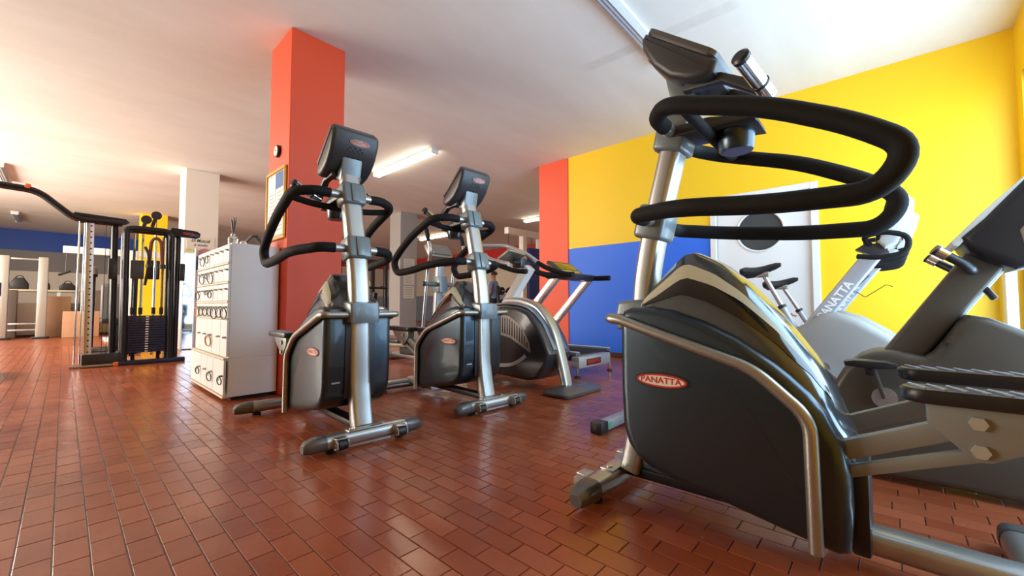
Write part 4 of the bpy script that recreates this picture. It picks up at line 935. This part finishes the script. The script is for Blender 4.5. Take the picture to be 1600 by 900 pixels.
for k in range(14): MB().box((-.05, 0, .14 + k * .05), (.34, .18, .043), .004, None, 1).build('weight_plate', navy, t)
for x in (-.13, .03): MB().cyl((x, 0, .1), (x, 0, 1.6), .014, 10).build('guide_rod', chrome, t)
MB().cyl((-.42, -.32, 1.15), (-.05, -.32, 1.15), .085, 18).build('roller_pad', mat('cream_vinyl', (.66, .58, .30), .5), t)
MB().tube(fillet([(-.25, -.32, 1.15), (-.30, -.42, .8), (-.1, -.5, .55)], .08, 5), .03, 10).build('lever_arm', frameb, t); MB().box((0, -.65, .55), (.36, .42, .08), .03).build('seat', blackp, t); MB().box((0, -.6, .26), (.08, .3, .52), .01).build('seat_frame', frameb, t)
t = thing('pulley_station', 'white pulley station with blue guard panel and hanging cable beside the orange-red wall end', 'gym machine', (6.9, 5.9, 0))
MB().span((-.16, -.06, 0), (-.02, .06, 2.30), .01).build('post', whitem, t); MB().span((.42, -.06, 0), (.54, .06, 2.38), .01).build('post', whitem, t); MB().span((-.63, -.06, 2.28), (.54, .06, 2.42), .01).build('top_arm', whitem, t)
MB().span((.0, -.09, .25), (.40, .09, 2.05), .02).build('guard_panel', bluem, t); MB().span((-.5, -.5, 0), (.6, .5, .07), .01).build('base', whitem, t)
MB().cyl((-.56, 0, 1.95), (-.56, 0, 2.28), .006, 6).build('steel_cable', blackp, t); MB().cyl((.2, 0, 2.05), (.2, 0, 2.28), .006, 6).build('steel_cable', blackp, t); MB().lathe([(0, -.05), (.03, -.04), (.03, .04), (0, .05)], (-.56, 0, 1.92), 10).build('cable_hook', steelw, t)

# weight tree with discs behind the arc machine
tx, ty = 7.75, 7.15
t = thing('weight_tree', 'black rack of weight discs next to the white pulley station', 'rack', (tx, ty, 0))
for x in (-.45, .45): MB().span((x - .03, -.03, 0), (x + .03, .03, 1.25), .006).build('post', frameb, t); MB().span((x - .04, -.3, 0), (x + .04, .3, .05), .006).build('foot', frameb, t)
for z in (.45, .80, 1.12): MB().span((-.5, -.025, z - .025), (.5, .025, z + .025), .005).build('cross_bar', frameb, t)
for iz, z in enumerate((.45, .80, 1.12)):
    for ix in range(4):
        x = -.4 + ix * .27; MB().cyl((x, -.2, z), (x, 0, z), .014, 8).build('peg', steelw, t)
        r = (.128, .115, .10)[iz]
        d = thing('weight_disc', 'black weight disc hanging on the ' + ('lowest', 'middle', 'top')[iz] + ' bar of the disc rack', 'weight disc', (tx + x, ty - .08, z), 0, 'weight discs on the rack')
        MB().lathe([(.016, -.02), (r * .4, -.02), (r * .45, -.012), (r * .85, -.012), (r * .9, -.02), (r, -.018), (r, .018), (.016, .018)], (0, 0, 0), 22, 'Y').build('disc', blackp, d)
        MB().ring((0, -.016, 0), .022, .006, (0, 1, 0), 14, 6).build('steel_bush', steelw, d)

# person in the distance
P0 = (8.55, 8.55, 0)
skin = mat('skin', (.42, .22, .15), .55); shirt = gymblue; trou = mat('dark_trousers', (.02, .022, .03), .8); hair = mat('dark_hair', (.03, .018, .012), .7)
pr = thing('person', 'dark-haired person in a light blue shirt and dark trousers by the disc rack', 'person', P0, R(200))
def ell(mb, c, rx, ry, rz, n=14, m=10):
    return mb.lathe([(max(1e-3, math.sin(math.pi * k / m)), -math.cos(math.pi * k / m)) for k in range(m + 1)], (0, 0, 0), n) 
def skin_body():
    me = bpy.data.meshes.new('body'); vs = [(0, 0, .96), (0, .0, 1.12), (0, .01, 1.32), (0, .01, 1.44), (0, .0, 1.52), (0, -.01, 1.60), (0, -.01, 1.70),
        (.19, .0, 1.41), (.24, .0, 1.15), (.22, -.14, .94), (.21, -.2, .87), (-.19, .0, 1.41), (-.24, .02, 1.15), (-.22, -.10, .93), (-.21, -.16, .86),
        (.10, 0, .90), (.11, -.02, .50), (.11, .02, .09), (.11, -.12, .035), (-.10, 0, .90), (-.11, .02, .50), (-.11, .04, .09), (-.11, -.10, .035)]
    es = [(0, 1), (1, 2), (2, 3), (3, 4), (4, 5), (5, 6), (3, 7), (7, 8), (8, 9), (9, 10), (3, 11), (11, 12), (12, 13), (13, 14), (0, 15), (15, 16), (16, 17), (17, 18), (0, 19), (19, 20), (20, 21), (21, 22)]
    rad = [.13, .125, .145, .10, .055, .085, .075, .06, .045, .033, .03, .06, .045, .033, .03, .09, .06, .045, .04, .09, .06, .045, .04]
    me.from_pydata(vs, es, []); o = bpy.data.objects.new('body', me); COL.objects.link(o)
    o.modifiers.new('skin', 'SKIN'); sv = me.skin_vertices[0].data
    for i, r in enumerate(rad): sv[i].radius = (r, r * .85)
    sv[0].use_root = True
    sb = o.modifiers.new('sub', 'SUBSURF'); sb.levels = 2; sb.render_levels = 2
    dg = bpy.context.evaluated_depsgraph_get(); ev = o.evaluated_get(dg); m2 = bpy.data.meshes.new_from_object(ev); bpy.data.objects.remove(o)
    m2.materials.clear()
    for mm in (skin, shirt, trou): m2.materials.append(mm)
    for p in m2.polygons:
        c = p.center; p.use_smooth = True
        p.material_index = 0 if c.z > 1.485 else (2 if c.z < .97 and abs(c.x) < .17 else (0 if (abs(c.x) > .17 and c.z < 1.2) else 1))
    b = bpy.data.objects.new('body', m2); COL.objects.link(b); b.parent = pr; return b
skin_body()
MB().lathe([(.001, 1.775), (.05, 1.768), (.085, 1.74), (.098, 1.70), (.095, 1.665)], (0, .012, 0), 18).build('hair', hair, pr)
MB().puff([(-.105, 1.645), (-.118, 1.63), (-.105, 1.625)], .012, .003, 1).build('nose', skin, pr)

# white post in the yellow corner
t = thing('corner_post', 'slim white post standing in the yellow corner', 'post', (5.32, -.76, 0), R(10))
MB().span((-.035, -.035, .02), (.035, .035, 1.35), .008).build('shaft', whitem, t); MB().span((-.07, -.06, 0), (.07, .06, .025), .006).build('base_plate', whitem, t); MB().span((-.04, -.04, 1.345), (.04, .04, 1.365), .006).build('cap', whitem, t)
